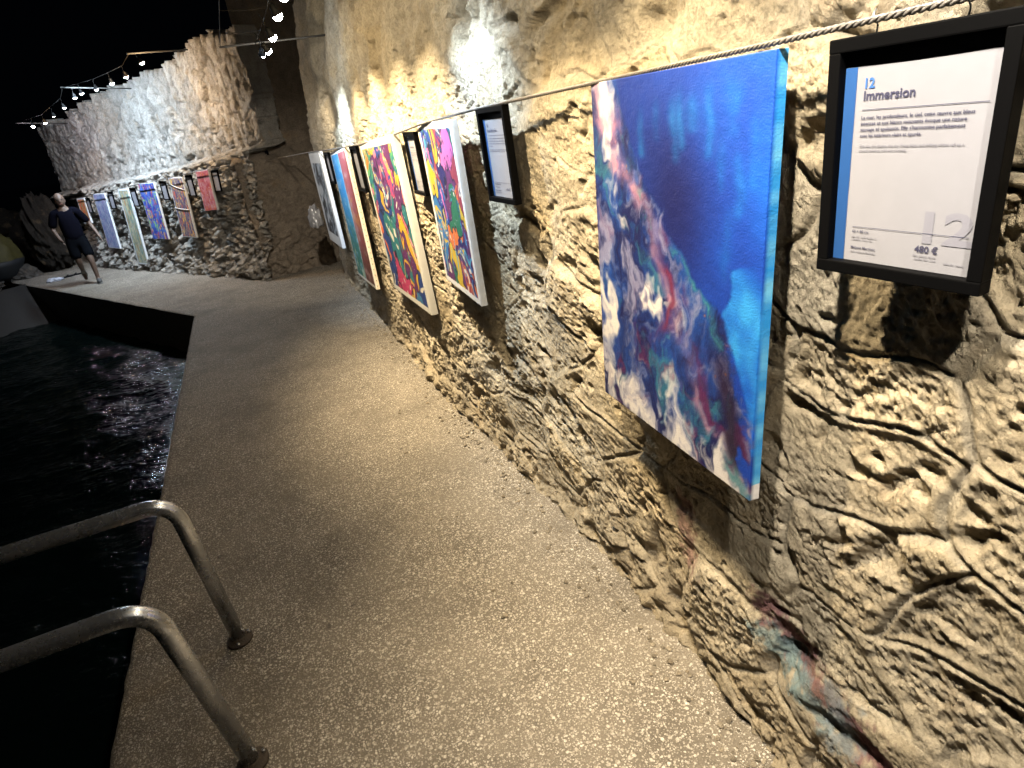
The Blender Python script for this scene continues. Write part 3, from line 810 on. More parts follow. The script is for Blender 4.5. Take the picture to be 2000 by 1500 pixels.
def make_canvas(name, label, c, W, H, ang, base, depth, paint, nu, nv, border=0.0, bcol=C(.66, .64, .60), side=None, group=None):
    M = frame_matrix(c, ang, base)
    root = empty(name, M=M); tag(root, label, 'painting', group)
    r = .0035
    us = np.concatenate([[-depth, -depth * .5, -r], np.linspace(0, 1, nu) * W, [W + r, W + depth * .5, W + depth]])
    vs = np.concatenate([[-depth, -depth * .5, -r], np.linspace(0, 1, nv) * H, [H + r, H + depth * .5, H + depth]])
    U, V = np.meshgrid(us, vs)
    du = np.maximum(-U, 0) + np.maximum(U - W, 0); dv = np.maximum(-V, 0) + np.maximum(V - H, 0)
    dd = np.maximum(du, dv)
    sag = .004 * np.sin(np.clip(U / W, 0, 1) * math.pi) * np.sin(np.clip(V / H, 0, 1) * math.pi)
    X = np.clip(U, 0, W) - W / 2; Yv = H / 2 - np.clip(V, 0, H); Z = -np.maximum(dd - r * .4, 0) - sag - np.where(dd > 0, .0, .0)
    X = X + np.where(dd > 0, np.sign(U - W / 2) * np.where(du >= dv, .0012, 0), 0)
    uu = np.clip(U / W, 0, 1); vv = np.clip(V / H, 0, 1)
    if border > 0:
        b = border
        inb = (np.minimum(np.minimum(uu, 1 - uu) * W, np.minimum(vv, 1 - vv) * H) < b + .003 * fbm(uu * 20, vv * 20, 2, 7))
        col = paint(np.clip((uu * W - b) / (W - 2 * b), 0, 1), np.clip((vv * H - b) / (H - 2 * b), 0, 1))
        col = np.where(inb[..., None], bcol, col)
    else: col = paint(uu, vv)
    if side is not None:
        sd = (dd > r * 1.1) if border else (dd > r * 1.5)
        sc_ = side(uu, vv) if callable(side) else np.broadcast_to(side, col.shape)
        col = np.where(sd[..., None], sc_, col)
    nz, ny = U.shape
    F = grid_faces(nz, ny)[:, ::-1]
    link('painted_face', mesh_np('painted_face', np.stack([X, Yv, Z], -1).reshape(-1, 3), F, col.reshape(-1, 3)), M_PAINT, root)
    bm = bmesh.new()
    w = .03
    z0, z1 = -depth, -.008
    add_box(bm, (-W / 2 + .003, H / 2 - w, z0), (W / 2 - .003, H / 2 - .003, z1)); add_box(bm, (-W / 2 + .003, -H / 2 + .003, z0), (W / 2 - .003, -H / 2 + w, z1))
    add_box(bm, (-W / 2 + .003, -H / 2 + w, z0), (-W / 2 + w, H / 2 - w, z1)); add_box(bm, (W / 2 - w, -H / 2 + w, z0), (W / 2 - .003, H / 2 - w, z1))
    link('stretcher_bar', bm_mesh('stretcher_bar', bm), M_CANVAS_BACK, root)
    return root

def side_main(u, v):
    t = fbm(u * 3, v * 14, 4, 540)
    c = lerp(C(.015, .20, .52), C(.12, .40, .62), np.clip(.35 + .8 * t, 0, 1))
    c = np.where(((v > .955) | (u < .2))[..., None], C(.56, .55, .55), c)
    return c
G_NEAR = 'paintings hung on the near wall'
cv = make_canvas('painting', 'large abstract painting of deep blue sea with a marbled white and purple stream', (1.0, 1.378, 1.525), .778, 1.015, (4.2, -2.0, 0), B_NEAR, .030, paint_main, 300, 390, side=side_main, group=G_NEAR)
make_canvas('painting', 'blue doodle painting full of outlined creatures with a white edge, behind the second sign', (1.0, 3.277, 1.54), .699, .904, (3.2, .5, -.7), B_NEAR, .036, paint_blobs(PALB, 701, 3.4, 4.6), 190, 240, border=.034, bcol=C(.5, .5, .5), side=C(.5, .5, .5), group=G_NEAR)
make_canvas('painting', 'thick white-edged painting of pink, orange, yellow and purple blob creatures', (1.0, 4.746, 1.325), 1.239, 1.204, (1.0, .9, 2.2), B_NEAR, .052, paint_blobs(PAL, 733, 4.0, 3.6), 200, 200, border=.045, bcol=C(.5, .49, .46), side=C(.48, .47, .45), group=G_NEAR)
cv4 = make_canvas('painting', 'painting half teal green and half rusty red with tacked pale edges', (1.0, 6.684, 1.187), 1.183, 1.343, (1.5, -.8, 3.2), B_NEAR, .040, paint_split, 120, 150, border=.03, side=C(.66, .58, .47), group=G_NEAR)
make_canvas('painting', 'grey blue swirling painting in a white surround, last on the near wall', (1.0, 8.60, 1.255), 1.130, 1.159, (.2, -.2, 1.0), B_NEAR, .045, paint_swirl, 100, 110, border=.13, bcol=C(.62, .66, .72), side=C(.60, .66, .74), group=G_NEAR)
tk = bmesh.new()
for k in range(24):
    add_box(tk, (-.002 + 1.183 / 2, -.64 + k * .055, -.022), (.002 + 1.183 / 2 + .0035, -.64 + k * .055 + .006, -.016))
link('tack', bm_mesh('tack', tk), M_RUST, cv4)['kind'] = 'stuff'

G_FAR = 'paintings hung on the far wall'
FAR = [
    ('small orange and red painting half hidden by the walking man', (-3.148, 16.357, 1.245), .403, .531, (-.1, -5.2, 1.1), paint_fleck((C(.55, .07, .04), C(.36, .22, .12)), [C(.60, .30, .08), C(.20, .25, .16)], 801, 1.3, .35), .03),
    ('pale lavender blue painting on the far wall nearest the man', (-2.673, 15.527, 1.008), .565, 1.118, (-.1, -4.9, -1.5), paint_fleck((C(.12, .17, .34), C(.26, .29, .42)), [C(.24, .17, .36), C(.35, .38, .46)], 811, 1.4, .42), .012),
    ('tall narrow green and brown painting whose foot rests near the path', (-2.092, 14.513, .871), .461, 1.478, (0, -5.2, -1.1), paint_fleck((C(.16, .17, .13), C(.30, .31, .27)), [C(.33, .20, .09), C(.10, .22, .20), C(.42, .38, .22)], 821, 1.3, .36), .035),
    ('royal blue painting flecked with yellow and green on the far wall', (-1.539, 13.55, 1.158), .620, 1.015, (0, -4.8, -.3), paint_fleck((C(.015, .035, .24), C(.05, .11, .38)), [C(.52, .30, .06), C(.20, .42, .10), C(.28, .05, .10)], 831, 1.5, .48), .004),
    ('dark painting with red and yellow strokes crossed by white strings', (-.964, 12.546, 1.20), .493, 1.020, (.4, -4.8, -1.7), paint_fleck((C(.05, .045, .12), C(.15, .11, .13)), [C(.50, .09, .04), C(.58, .38, .06), C(.30, .26, .20)], 841, 1.5, .40), .012),
    ('smaller crimson and pink painting at the right end of the far row', (-.466, 11.678, 1.451), .402, .625, (.2, -5.7, 1.7), paint_fleck((C(.28, .035, .06), C(.38, .14, .19)), [C(.42, .13, .05), C(.40, .25, .28)], 851, 1.3, .40), .004),
]
far_canv = []
for lab, c, W, H, ang, pf, bd in FAR:
    far_canv.append(make_canvas('painting', lab, c, W, H, ang, B_FAR, .035, pf, 60, 110, border=bd, bcol=C(.50, .52, .54), side=C(.50, .51, .52), group=G_FAR))
M_STRING = plain('white_string', (.7, .7, .7), .8)
for (y0, y1) in ((.40, .30), (.0, -.03)):
    sbm = bmesh.new()
    add_tube(sbm, [(-.25, y0, .006), (0, (y0 + y1) / 2 - .004, .007), (.25, y1, .006)], .005, 5)
    link('string', bm_mesh('string', sbm), M_STRING, far_canv[4])

# ------------------------------------------------------------------ framed signs
def text_mesh(body, size, bold=0.0, spacing=1.0, align='LEFT'):
    cu = bpy.data.curves.new('lettering', 'FONT'); cu.body = body; cu.size = size; cu.offset = bold
    cu.space_character = spacing; cu.align_x = align; cu.resolution_u = 3
    o = bpy.data.objects.new('lettering_tmp', cu); COL.objects.link(o)
    bpy.context.view_layer.update()
    me = bpy.data.meshes.new_from_object(o.evaluated_get(bpy.context.evaluated_depsgraph_get()))
    bpy.data.objects.remove(o); bpy.data.curves.remove(cu); return me
def put_text(body, x, y, width=None, height=None, mat=M_INK, parent=None, z=0.0, bold=0.0, name='lettering'):
    me = text_mesh(body, .1, bold)
    co = np.zeros(len(me.vertices) * 3, np.float32); me.vertices.foreach_get('co', co); co = co.reshape(-1, 3)
    lo, hi = co.min(0), co.max(0)
    sx = width / (hi[0] - lo[0]) if width else None
    sy = height / .0729 if height else sx
    if sx is None: sx = sy
    co[:, 0] = (co[:, 0] - lo[0]) * sx + x; co[:, 1] = co[:, 1] * sy + y; co[:, 2] = z
    me.vertices.foreach_set('co', co.ravel()); me.update()
    return link(name, me, mat, parent)
def word_bars(bm, x0, x1, y, h, seed):
    rg = random.Random(seed); x = x0
    while x < x1:
        w = min(rg.uniform(.006, .02), x1 - x)
        xx = x
        while xx < x + w - .0008:
            hh = h * rg.choice((.6, .6, .62, 1.0)); lw = rg.uniform(.0009, .0016)
            f = bm.faces.new([bm.verts.new((a, b, 0)) for a, b in ((xx, y), (xx + lw, y), (xx + lw, y + hh), (xx, y + hh))])
            xx += lw + .0006
        x += w + .0022

def glass_mat():
    m, nt, b = new_mat('clear_pane')
    nt.nodes.remove(b)
    out = [n for n in nt.nodes if n.type == 'OUTPUT_MATERIAL'][0]
    tr = N(nt, 'ShaderNodeBsdfTransparent'); gl = N(nt, 'ShaderNodeBsdfGlossy'); gl.inputs['Roughness'].default_value = .08
    mx = N(nt, 'ShaderNodeMixShader')
    mx.inputs[0].default_value = .05; nt.links.new(tr.outputs[0], mx.inputs[1]); nt.links.new(gl.outputs[0], mx.inputs[2])
    nt.links.new(mx.outputs[0], out.inputs[0]); return m
M_GLASS = glass_mat()

def make_sign(label, c, W, H, ang, base, detail, group, depth=.03):
    root = empty('framed_sign', M=frame_matrix(c, ang, base)); tag(root, label, 'sign', group)
    b = .0225 * W / .297
    bm = bmesh.new()
    zf, zb = 0.0, -depth
    bv = .0025 if detail else 0
    add_box(bm, (-W / 2, H / 2 - b, zb), (W / 2, H / 2, zf), bv); add_box(bm, (-W / 2, -H / 2, zb), (W / 2, -H / 2 + b, zf), bv)
    add_box(bm, (-W / 2, -H / 2 + b - .001, zb), (-W / 2 + b, H / 2 - b + .001, zf - .0006), bv); add_box(bm, (W / 2 - b, -H / 2 + b - .001, zb), (W / 2, H / 2 - b + .001, zf - .0006), bv)
    link('frame', bm_mesh('frame', bm), M_BLACK, root)
    bm = bmesh.new(); add_box(bm, (-W / 2 + b * .5, -H / 2 + b * .5, zb + .003), (W / 2 - b * .5, H / 2 - b * .5, zb + .009))
    link('backing', bm_mesh('backing', bm), M_BACKING, root)
    def X(u): return (u - .5) * W
    def Y(v): return (.5 - v) * H
    zp = zb + .011
    # paper, top edge a little curved where it has slipped down
    bm = bmesh.new(); n = 14; rows = []
    for j in range(2):
        row = []
        for i in range(n + 1):
            u = .072 + (.93 - .072) * i / n
            v = .962 if j else .117 + .006 * math.sin(math.pi * i / n) * (1 if detail else 0)
            row.append(bm.verts.new((X(u), Y(v), zp)))
        rows.append(row)
    for i in range(n): bm.faces.new((rows[1][i], rows[1][i + 1], rows[0][i + 1], rows[0][i]))
    paper = link('paper', bm_mesh('paper', bm), M_PAPER, root)
    z1 = zp + .0008
    if detail:
        bm = bmesh.new(); bm.faces.new([bm.verts.new((X(u), Y(v), z1)) for u, v in ((.073, .95), (.15, .95), (.15, .119), (.073, .119))])
        link('blue_stripe', bm_mesh('blue_stripe', bm), M_BLUE, paper)
    if detail == 2:
        z2 = z1 + .0004
        put_text('12', X(.205), Y(.204), .017, .0158, M_INKBLUE, paper, z2, .003)
        put_text('Immersion', X(.201), Y(.2515), .0885, None, M_INK, paper, z2, .0025)
        for body, v, w in (('La mer, les profondeurs, le ciel, cette \u0153uvre aux bleus', .327, .183),
                           ('intenses et aux blancs mouvants \u00e9voque une nature', .351, .173),
                           ("sauvage et apaisante. Elle s'harmonise parfaitement", .375, .172),
                           ('avec les int\u00e9rieurs clairs et \u00e9pur\u00e9s.', .399, .107)):
            put_text(body, X(.197), Y(v), w, None, M_INK, paper, z2, .0016)
        put_text('The sea, the depths, the sky. Deep blues and shifting whites call up a', X(.198), Y(.441), .174, None, M_INKGREY, paper, z2, .0022)
        put_text('natural universe, wild and soothing.', X(.198), Y(.459), .085, None, M_INKGREY, paper, z2, .0022)
        put_text('60 \u00d7 80 cm', X(.198), Y(.812), .032, None, M_INK, paper, z2, .001)
        put_text('M\u00e9lanie Martinez', X(.197), Y(.886), .048, None, M_INK, paper, z2, .001)
        put_text('480 \u20ac', X(.597), Y(.866), .0385, None, M_INK, paper, z2, .002)
        put_text('12', X(.632), Y(.822), .080, .052, M_WATERMARK, paper, z1 + .0001, .003)
        for (u0, u1, v, t) in ((.196, .873, .288, .0011), (.197, .877, .785, .0009)):
            bm = bmesh.new()
            bm.faces.new([bm.verts.new((a, bb, z2)) for a, bb in ((X(u0), Y(v) - t), (X(u1), Y(v) - t), (X(u1), Y(v)), (X(u0), Y(v)))])
            link('rule', bm_mesh('rule', bm), M_INK, paper)
        bm = bmesh.new()
        for u0, u1, v, sd in ((.197, .36, .834, 1), (.197, .33, .846, 2), (.197, .36, .903, 3), (.59, .725, .884, 4), (.60, .725, .898, 5), (.765, .87, .903, 6)):
            word_bars(bm, X(u0), X(u1), Y(v), .0026, sd)
        for v in bm.verts: v.co.z = z2
        o = link('small_print', bm_mesh('small_print', bm), M_INKGREY, paper); o['kind'] = 'stuff'
    elif detail == 1:
        z2 = z1 + .0004; bm = bmesh.new()
        for u0, u1, v, h, sd in ((.21, .27, .205, .016, 11), (.20, .56, .255, .014, 12), (.2, .80, .325, .004, 13), (.2, .77, .352, .004, 14), (.2, .82, .378, .004, 15), (.2, .34, .404, .004, 16),
                                 (.2, .78, .44, .003, 17), (.2, .74, .458, .003, 18), (.2, .4, .81, .005, 19), (.2, .36, .84, .003, 20), (.2, .4, .88, .005, 21), (.2, .4, .9, .003, 22), (.6, .74, .865, .010, 23)):
            word_bars(bm, X(u0), X(u1), Y(v), h, sd)
        for (u0, u1, v, t) in ((.196, .873, .288, .0012), (.197, .877, .785, .0010)):
            bm.faces.new([bm.verts.new((a, bb, 0)) for a, bb in ((X(u0), Y(v) - t), (X(u1), Y(v) - t), (X(u1), Y(v)), (X(u0), Y(v)))])
        for v in bm.verts: v.co.z = z2
        o = link('small_print', bm_mesh('small_print', bm), M_INK, paper); o['kind'] = 'stuff'
    if detail:
        bm = bmesh.new(); bm.faces.new([bm.verts.new((a, bb, zf - .006)) for a, bb in ((-W / 2 + b, -H / 2 + b), (W / 2 - b, -H / 2 + b), (W / 2 - b, H / 2 - b), (-W / 2 + b, H / 2 - b))])
        link('glass_pane', bm_mesh('glass_pane', bm), M_GLASS, root)
        for hx in (-.25 * W, .22 * W):
            bm = bmesh.new()
            add_tube(bm, fillet([(hx, H / 2 - .004, -.015), (hx + .004, H / 2 + .012, -.013), (hx - .002, H / 2 + .026, -.006), (hx - .004, H / 2 + .034, -.016)], .006, 4), .0016, 6)
            link('hook', bm_mesh('hook', bm, True), M_STEEL, root)
    return root
GS = 'framed signs on the near wall'
make_sign('black framed sign 12 with blue stripe and price, right of the big blue painting', (1.0, .724, 1.83), .297, .400, (-2.6, .3, .2), B_NEAR, 2, GS)
make_sign('black framed sign hung alone between the big blue painting and the doodle paintings', (1.0, 2.494, 1.828), .281, .377, (-.8, .7, -.1), B_NEAR, 1, GS)
make_sign('framed sign tucked between the two doodle paintings', (1.012, 3.848, 1.772), .262, .363, (.7, 1.0, -.7), B_NEAR, 1, GS)
make_sign('framed sign just beyond the thick pink and orange painting', (1.012, 5.798, 1.695), .36, .386, (1.3, 1.2, -.3), B_NEAR, 0, GS)
make_sign('framed sign between the teal and red painting and the grey swirling one', (1.012, 7.592, 1.662), .348, .335, (.2, .2, -.1), B_NEAR, 0, GS)
GF = 'framed signs on the far wall'
for lab, c, W, H, ang in (
        ('black framed sign right of the small orange painting near the man', (-2.961, 16.029, 1.348), .183, .312, (0, -4.3, -1.7)),
        ('black framed sign right of the lavender blue painting', (-2.352, 14.968, 1.416), .225, .332, (0, -5.4, -1.7)),
        ('black framed sign right of the tall green painting', (-1.825, 14.048, 1.44), .229, .340, (-.1, -3.5, -.5)),
        ('black framed sign right of the royal blue painting', (-1.184, 12.929, 1.512), .213, .323, (.1, -4.1, -2.2)),
        ('black framed sign right of the dark painting with white strings', (-.699, 12.083, 1.553), .200, .345, (.1, -2.7, -1.6)),
        ('black framed sign right of the crimson painting, nearest the dark alcove', (-.272, 11.339, 1.591), .195, .329, (0, -5.7, -.3))):
    make_sign(lab, c, W, H, ang, B_FAR, 0, GF, .025)

# ------------------------------------------------------------------ wire ropes the pictures hang from
def rope(pts, name, label, r, twist_to):
    pts = [Vector(p) for p in pts]
    dense = []; acc = 0.0
    for a, b in zip(pts[:-1], pts[1:]):
        L = (b - a).length; n = max(2, int(L / .0045))
        if a.y > twist_to: n = max(2, int(L / .12))
        for i in range(n):
            t = i / n; p = a.lerp(b, t); dense.append((p, acc + L * t))
        acc += L
    dense.append((pts[-1], acc))
    bm = bmesh.new()
    near = [(p, s) for p, s in dense if p.y <= twist_to]; far = [p for p, s in dense if p.y > twist_to]
    if near:
        for k in range(3):
            q = []
            for p, s in near:
                a = 2 * math.pi * (s / .042 + k / 3)
                q.append(p + Vector((math.cos(a) * r * .5, 0, math.sin(a) * r * .5)))
            add_tube(bm, q, r * .56, 6)
        far = [near[-1][0]] + far
    if len(far) > 1: add_tube(bm, far, r, 6)
    o = link('wire_rope', bm_mesh('wire_rope', bm, True), M_ROPE); tag(o, label, 'rope'); return o
rope([(1.0, -.7, 2.075), (1.0, .66, 2.052), (.992, 1.0, 2.043), (1.048, 1.69, 2.034), (1.03, 2.0, 2.028), (1.0, 2.63, 2.015), (1.0, 2.9, 2.007), (1.0, 3.52, 1.985), (1.0, 4.2, 1.945), (1.0, 5.33, 1.90), (1.0, 7.0, 1.865), (1.0, 8.95, 1.835), (.9, 10.4, 1.80), (.55, 10.95, 1.78)],
     'wire_rope', 'twisted grey wire rope strung along the near wall above the paintings', .0062, 3.6)
rope([(.30, 10.95, 1.80), (-.27, 11.31, 1.775), (-.466, 11.66, 1.773), (-.964, 12.53, 1.715), (-1.54, 13.53, 1.675), (-2.09, 14.5, 1.617), (-2.67, 15.51, 1.575), (-3.15, 16.34, 1.52), (-3.4, 16.75, 1.50)],
     'wire_rope', 'thin wire rope strung along the far rubble wall above its paintings', .006, 0)

# ------------------------------------------------------------------ spotlights, poles and cables over the walls
def bulb_mat(name, col, st):
    m, nt, b = new_mat(name)
    b.inputs['Base Color'].default_value = (.02, .02, .02, 1)
    b.inputs['Emission Color'].default_value = (*col, 1); b.inputs['Emission Strength'].default_value = st
    return m
BULBS = {(c, st): bulb_mat('lit_bulb', c, st) for st in (450.0, 2200.0, 900.0) for c in (WARM, AMBER, NEUT, COOL, (0.95, 0.75, 0.9))}
def lathe_mesh(name, prof, seg=18):
    bm = bmesh.new(); add_lathe(bm, prof, seg); return bm_mesh(name, bm, True)
HOUS = lathe_mesh('housing', [(.010, .055), (.018, .052), (.022, .025), (.028, .008), (.036, -.006), (.037, -.010), (.034, -.010), (.03, -.004), (.02, .0)])
HOUS.materials.append(M_LAMP)
def brk():
    bm = bmesh.new(); add_tube(bm, [(0, 0, .05), (0, 0, .085), (.008, 0, .12), (.004, 0, .15)], .0035, 6); return bm_mesh('bracket', bm, True)
BRK = brk(); BRK.materials.append(M_LAMP)
def make_lamp(pos, aim, col, watts, cone, blend, label, group, rb=.032):
    d = (Vector(aim) - Vector(pos)).normalized()
    M = Matrix.Translation(pos) @ d.to_track_quat('-Z', 'Y').to_matrix().to_4x4()
    root = empty('spotlight', M=M); tag(root, label, 'spotlight', group)
    link('housing', HOUS, None, root); link('bracket', BRK, None, root)
    me = lathe_mesh('bulb', [(rb * .999, -.006), (rb * .97, -.016), (rb * .85, -.027), (rb * .62, -.036), (rb * .3, -.041), (rb * .02, -.042)])
    me.materials.append(BULBS[(col, 450.0 if pos[1] < 8 else (2200.0 if pos[1] < 14.0 else 900.0))]); link('bulb', me, None, root)
    ld = bpy.data.lights.new('spot_beam', 'SPOT'); ld.energy = watts; ld.color = col
    ld.spot_size = math.radians(cone); ld.spot_blend = blend; ld.shadow_soft_size = .022
    lo = bpy.data.objects.new('spot_beam', ld); COL.objects.link(lo); lo.parent = root; lo.location = (0, 0, -.07)
    return root
LN = ['spotlight over the sign end of the near wall, out past the right frame', 'spotlight over the number 12 sign', 'warm spotlight over the big blue painting', 'warm spotlight left of the big blue painting', 'cool spotlight over the second sign',
      'warm spotlight over the blue doodle painting', 'warm spotlight over the pink blob painting', 'brightest warm spotlight at the top above the dark alcove', 'second warm spotlight down from the top, under the cross wire', 'cool white spotlight just under the thin pole', 'small pinkish spotlight lowest of the near row']
for args, lab in zip(NEAR_LAMPS, LN): make_lamp(*args, lab, 'spotlights over the near wall')
LF = ['orange spotlight nearest the alcove in the far row', 'second spotlight of the far row, left of the orange one', 'third spotlight of the far row, pale blue', 'spotlight below the bar in the middle of the far row', 'spotlight just left of the middle bar of the far row',
      'spotlight touching its neighbour left of the middle bar', 'spotlight over the lavender blue painting', 'bigger white spotlight near the left end of the far row', 'tiny spotlight on the left pole', 'mauve spotlight below the left pole, last of the far row']
for args, lab in zip(FAR_LAMPS, LF): make_lamp(*args, lab, 'spotlights over the far wall')

def tube_thing(name, label, cat, pts, r, mat, group=None, seg=7):
    bm = bmesh.new(); add_tube(bm, pts, r, seg)
    return tag(link(name, bm_mesh(name, bm, True), mat), label, cat, group)
GP = 'steel poles holding the spotlight wires'
tube_thing('lamp_pole', 'thin steel pole jutting from the near wall top below three lamps', 'pole', [(1.6, 7.15, 2.92), (.22, 7.05, 2.885)], .009, M_POLE, GP)
tube_thing('lamp_pole', 'pole jutting from the far wall top above the orange lamp', 'pole', [(.05, 12.1, 3.53), (-.90, 11.42, 3.47)], .012, M_POLE, GP)
tube_thing('lamp_pole', 'middle pole of the far wall, crossing the lamp row', 'pole', [(-1.10, 14.2, 3.25), (-2.25, 13.72, 3.37)], .011, M_POLE, GP)
tube_thing('lamp_pole', 'leftmost pole of the far wall above the mauve lamp', 'pole', [(-2.85, 17.1, 3.0), (-3.62, 16.1, 3.07)], .011, M_POLE, GP)
tube_thing('lamp_cable', 'outer wire running along the near wall between pole tips', 'cable', [(.24, -.5, 2.90), (.24, 2.4, 2.89), (.235, 4.6, 2.875), (.23, 7.05, 2.89)], .0035, M_CABLE)
tube_thing('lamp_cable', 'inner wire carrying the near row of spotlights', 'cable', [(.5, -.5, 2.89), (.5, 2.4, 2.895), (.54, 4.2, 2.885), (.55, 5.45, 2.87), (.55, 7.1, 2.89)], .003, M_CABLE)
for yy in (5.25, 6.2):
    tube_thing('cross_wire', 'short cross wire between the two near cables, %s' % ('upper one by the brightest lamp' if yy < 6 else 'lower one by the second lamp'), 'cable', [(.232, yy, 2.878), (.40, yy, 2.868), (.55, yy, 2.874)], .003, M_CABLE)
fl = [Vector(a[0]) + Vector((0, 0, .13)) for a in FAR_LAMPS]
tube_thing('lamp_cable', 'sagging wire carrying the far row of spotlights between three poles', 'cable', [Vector((-.88, 11.45, 3.47))] + fl[1:5] + [Vector((-2.23, 13.74, 3.36))] + fl[6:] + [Vector((-3.6, 16.1, 3.07))], .005, M_CABLE)

# ------------------------------------------------------------------ sea ladder
def build_ladder():
    root = empty('sea_ladder', (-.55, 2.15, 0)); tag(root, 'stained steel ladder with two tall handrails at the water edge', 'ladder')
    for (bx, by, kx, kz, lean) in ((-.555, 2.478, -.600, .772, 0.0), (-.524, 1.814, -.610, .782, .0)):
        pts = fillet([(bx, by, .0), (kx + .015, by, kz), (-1.80, by - .0, kz - .01), (-1.95, by, .30), (-1.95, by, -1.5)], .115, 12)
        bm = bmesh.new(); add_tube(bm, [(p.x + .55, p.y - 2.15, p.z) for p in pts], .0315, 18)
        rail = link('handrail', bm_mesh('handrail', bm, True), M_STEEL, root)
        bm = bmesh.new(); c = Vector((bx + .55, by - 2.15, 0))
        Mx = Matrix.Translation(c)
        add_lathe(bm, [(.056, .004), (.056, .010), (.052, .013), (.036, .015), (.034, .030), (.028, .031)], 24, Mx)
        fl_ = link('flange', bm_mesh('flange', bm, True), M_RUST, rail)
        for k in range(3):
            a = 2 * math.pi * k / 3 + .4
            bm = bmesh.new(); add_lathe(bm, [(.008, .012), (.008, .021), (.006, .024)], 6, Matrix.Translation(c + Vector((math.cos(a) * .044, math.sin(a) * .044, 0))))
            link('bolt', bm_mesh('bolt', bm), M_STEEL, rail)
    for z in (-.9, -1.2):
        bm = bmesh.new(); add_tube(bm, [(-1.40, 1.814 - 2.15, z), (-1.40, 2.478 - 2.15, z)], .02, 10)
        link('rung', bm_mesh('rung', bm, True), M_STEEL, root)
build_ladder()

# ------------------------------------------------------------------ walking man
M_SKIN = plain('skin', (.11, .07, .052), .55, bump=.1, bscale=80)
M_SHIRT = plain('navy_shirt', (.004, .004, .007), 1.0, spec=.0, bump=.4, bscale=40)
M_SHORTS = plain('dark_shorts', (.004, .0045, .006), 1.0, spec=.0, bump=.4, bscale=40)
M_SHOE = plain('grey_shoe', (.05, .05, .05), .8, bump=.3, bscale=80)
M_SOLE = plain('pale_sole', (.15, .15, .14), .8)
M_HAIR = plain('grey_hair', (.22, .21, .20), .9, bump=.6, bscale=200)
M_DARK = plain('eye_dark', (.02, .015, .012), .3)
def skin_obj(name, verts, edges, radii, mat, parent, levels=2, rootv=0):
    me = bpy.data.meshes.new(name); me.from_pydata(verts, edges, []); me.update()
    o = bpy.data.objects.new(name, me); COL.objects.link(o)
    o.modifiers.new('s', 'SKIN'); sm = o.modifiers.new('d', 'SUBSURF'); sm.levels = sm.render_levels = levels
    lay = me.skin_vertices[0].data
    for i, r in enumerate(radii):
        lay[i].radius = r if isinstance(r, tuple) else (r, r)
        lay[i].use_root = (i == rootv)
    bpy.context.view_layer.update()
    m2 = bpy.data.meshes.new_from_object(o.evaluated_get(bpy.context.evaluated_depsgraph_get()))
    bpy.data.objects.remove(o)
    for p in m2.polygons: p.use_smooth = True
    m2.name = name
    m2.materials.clear(); m2.materials.append(mat)
    o2 = bpy.data.objects.new(name, m2); COL.objects.link(o2); o2.parent = parent; return o2
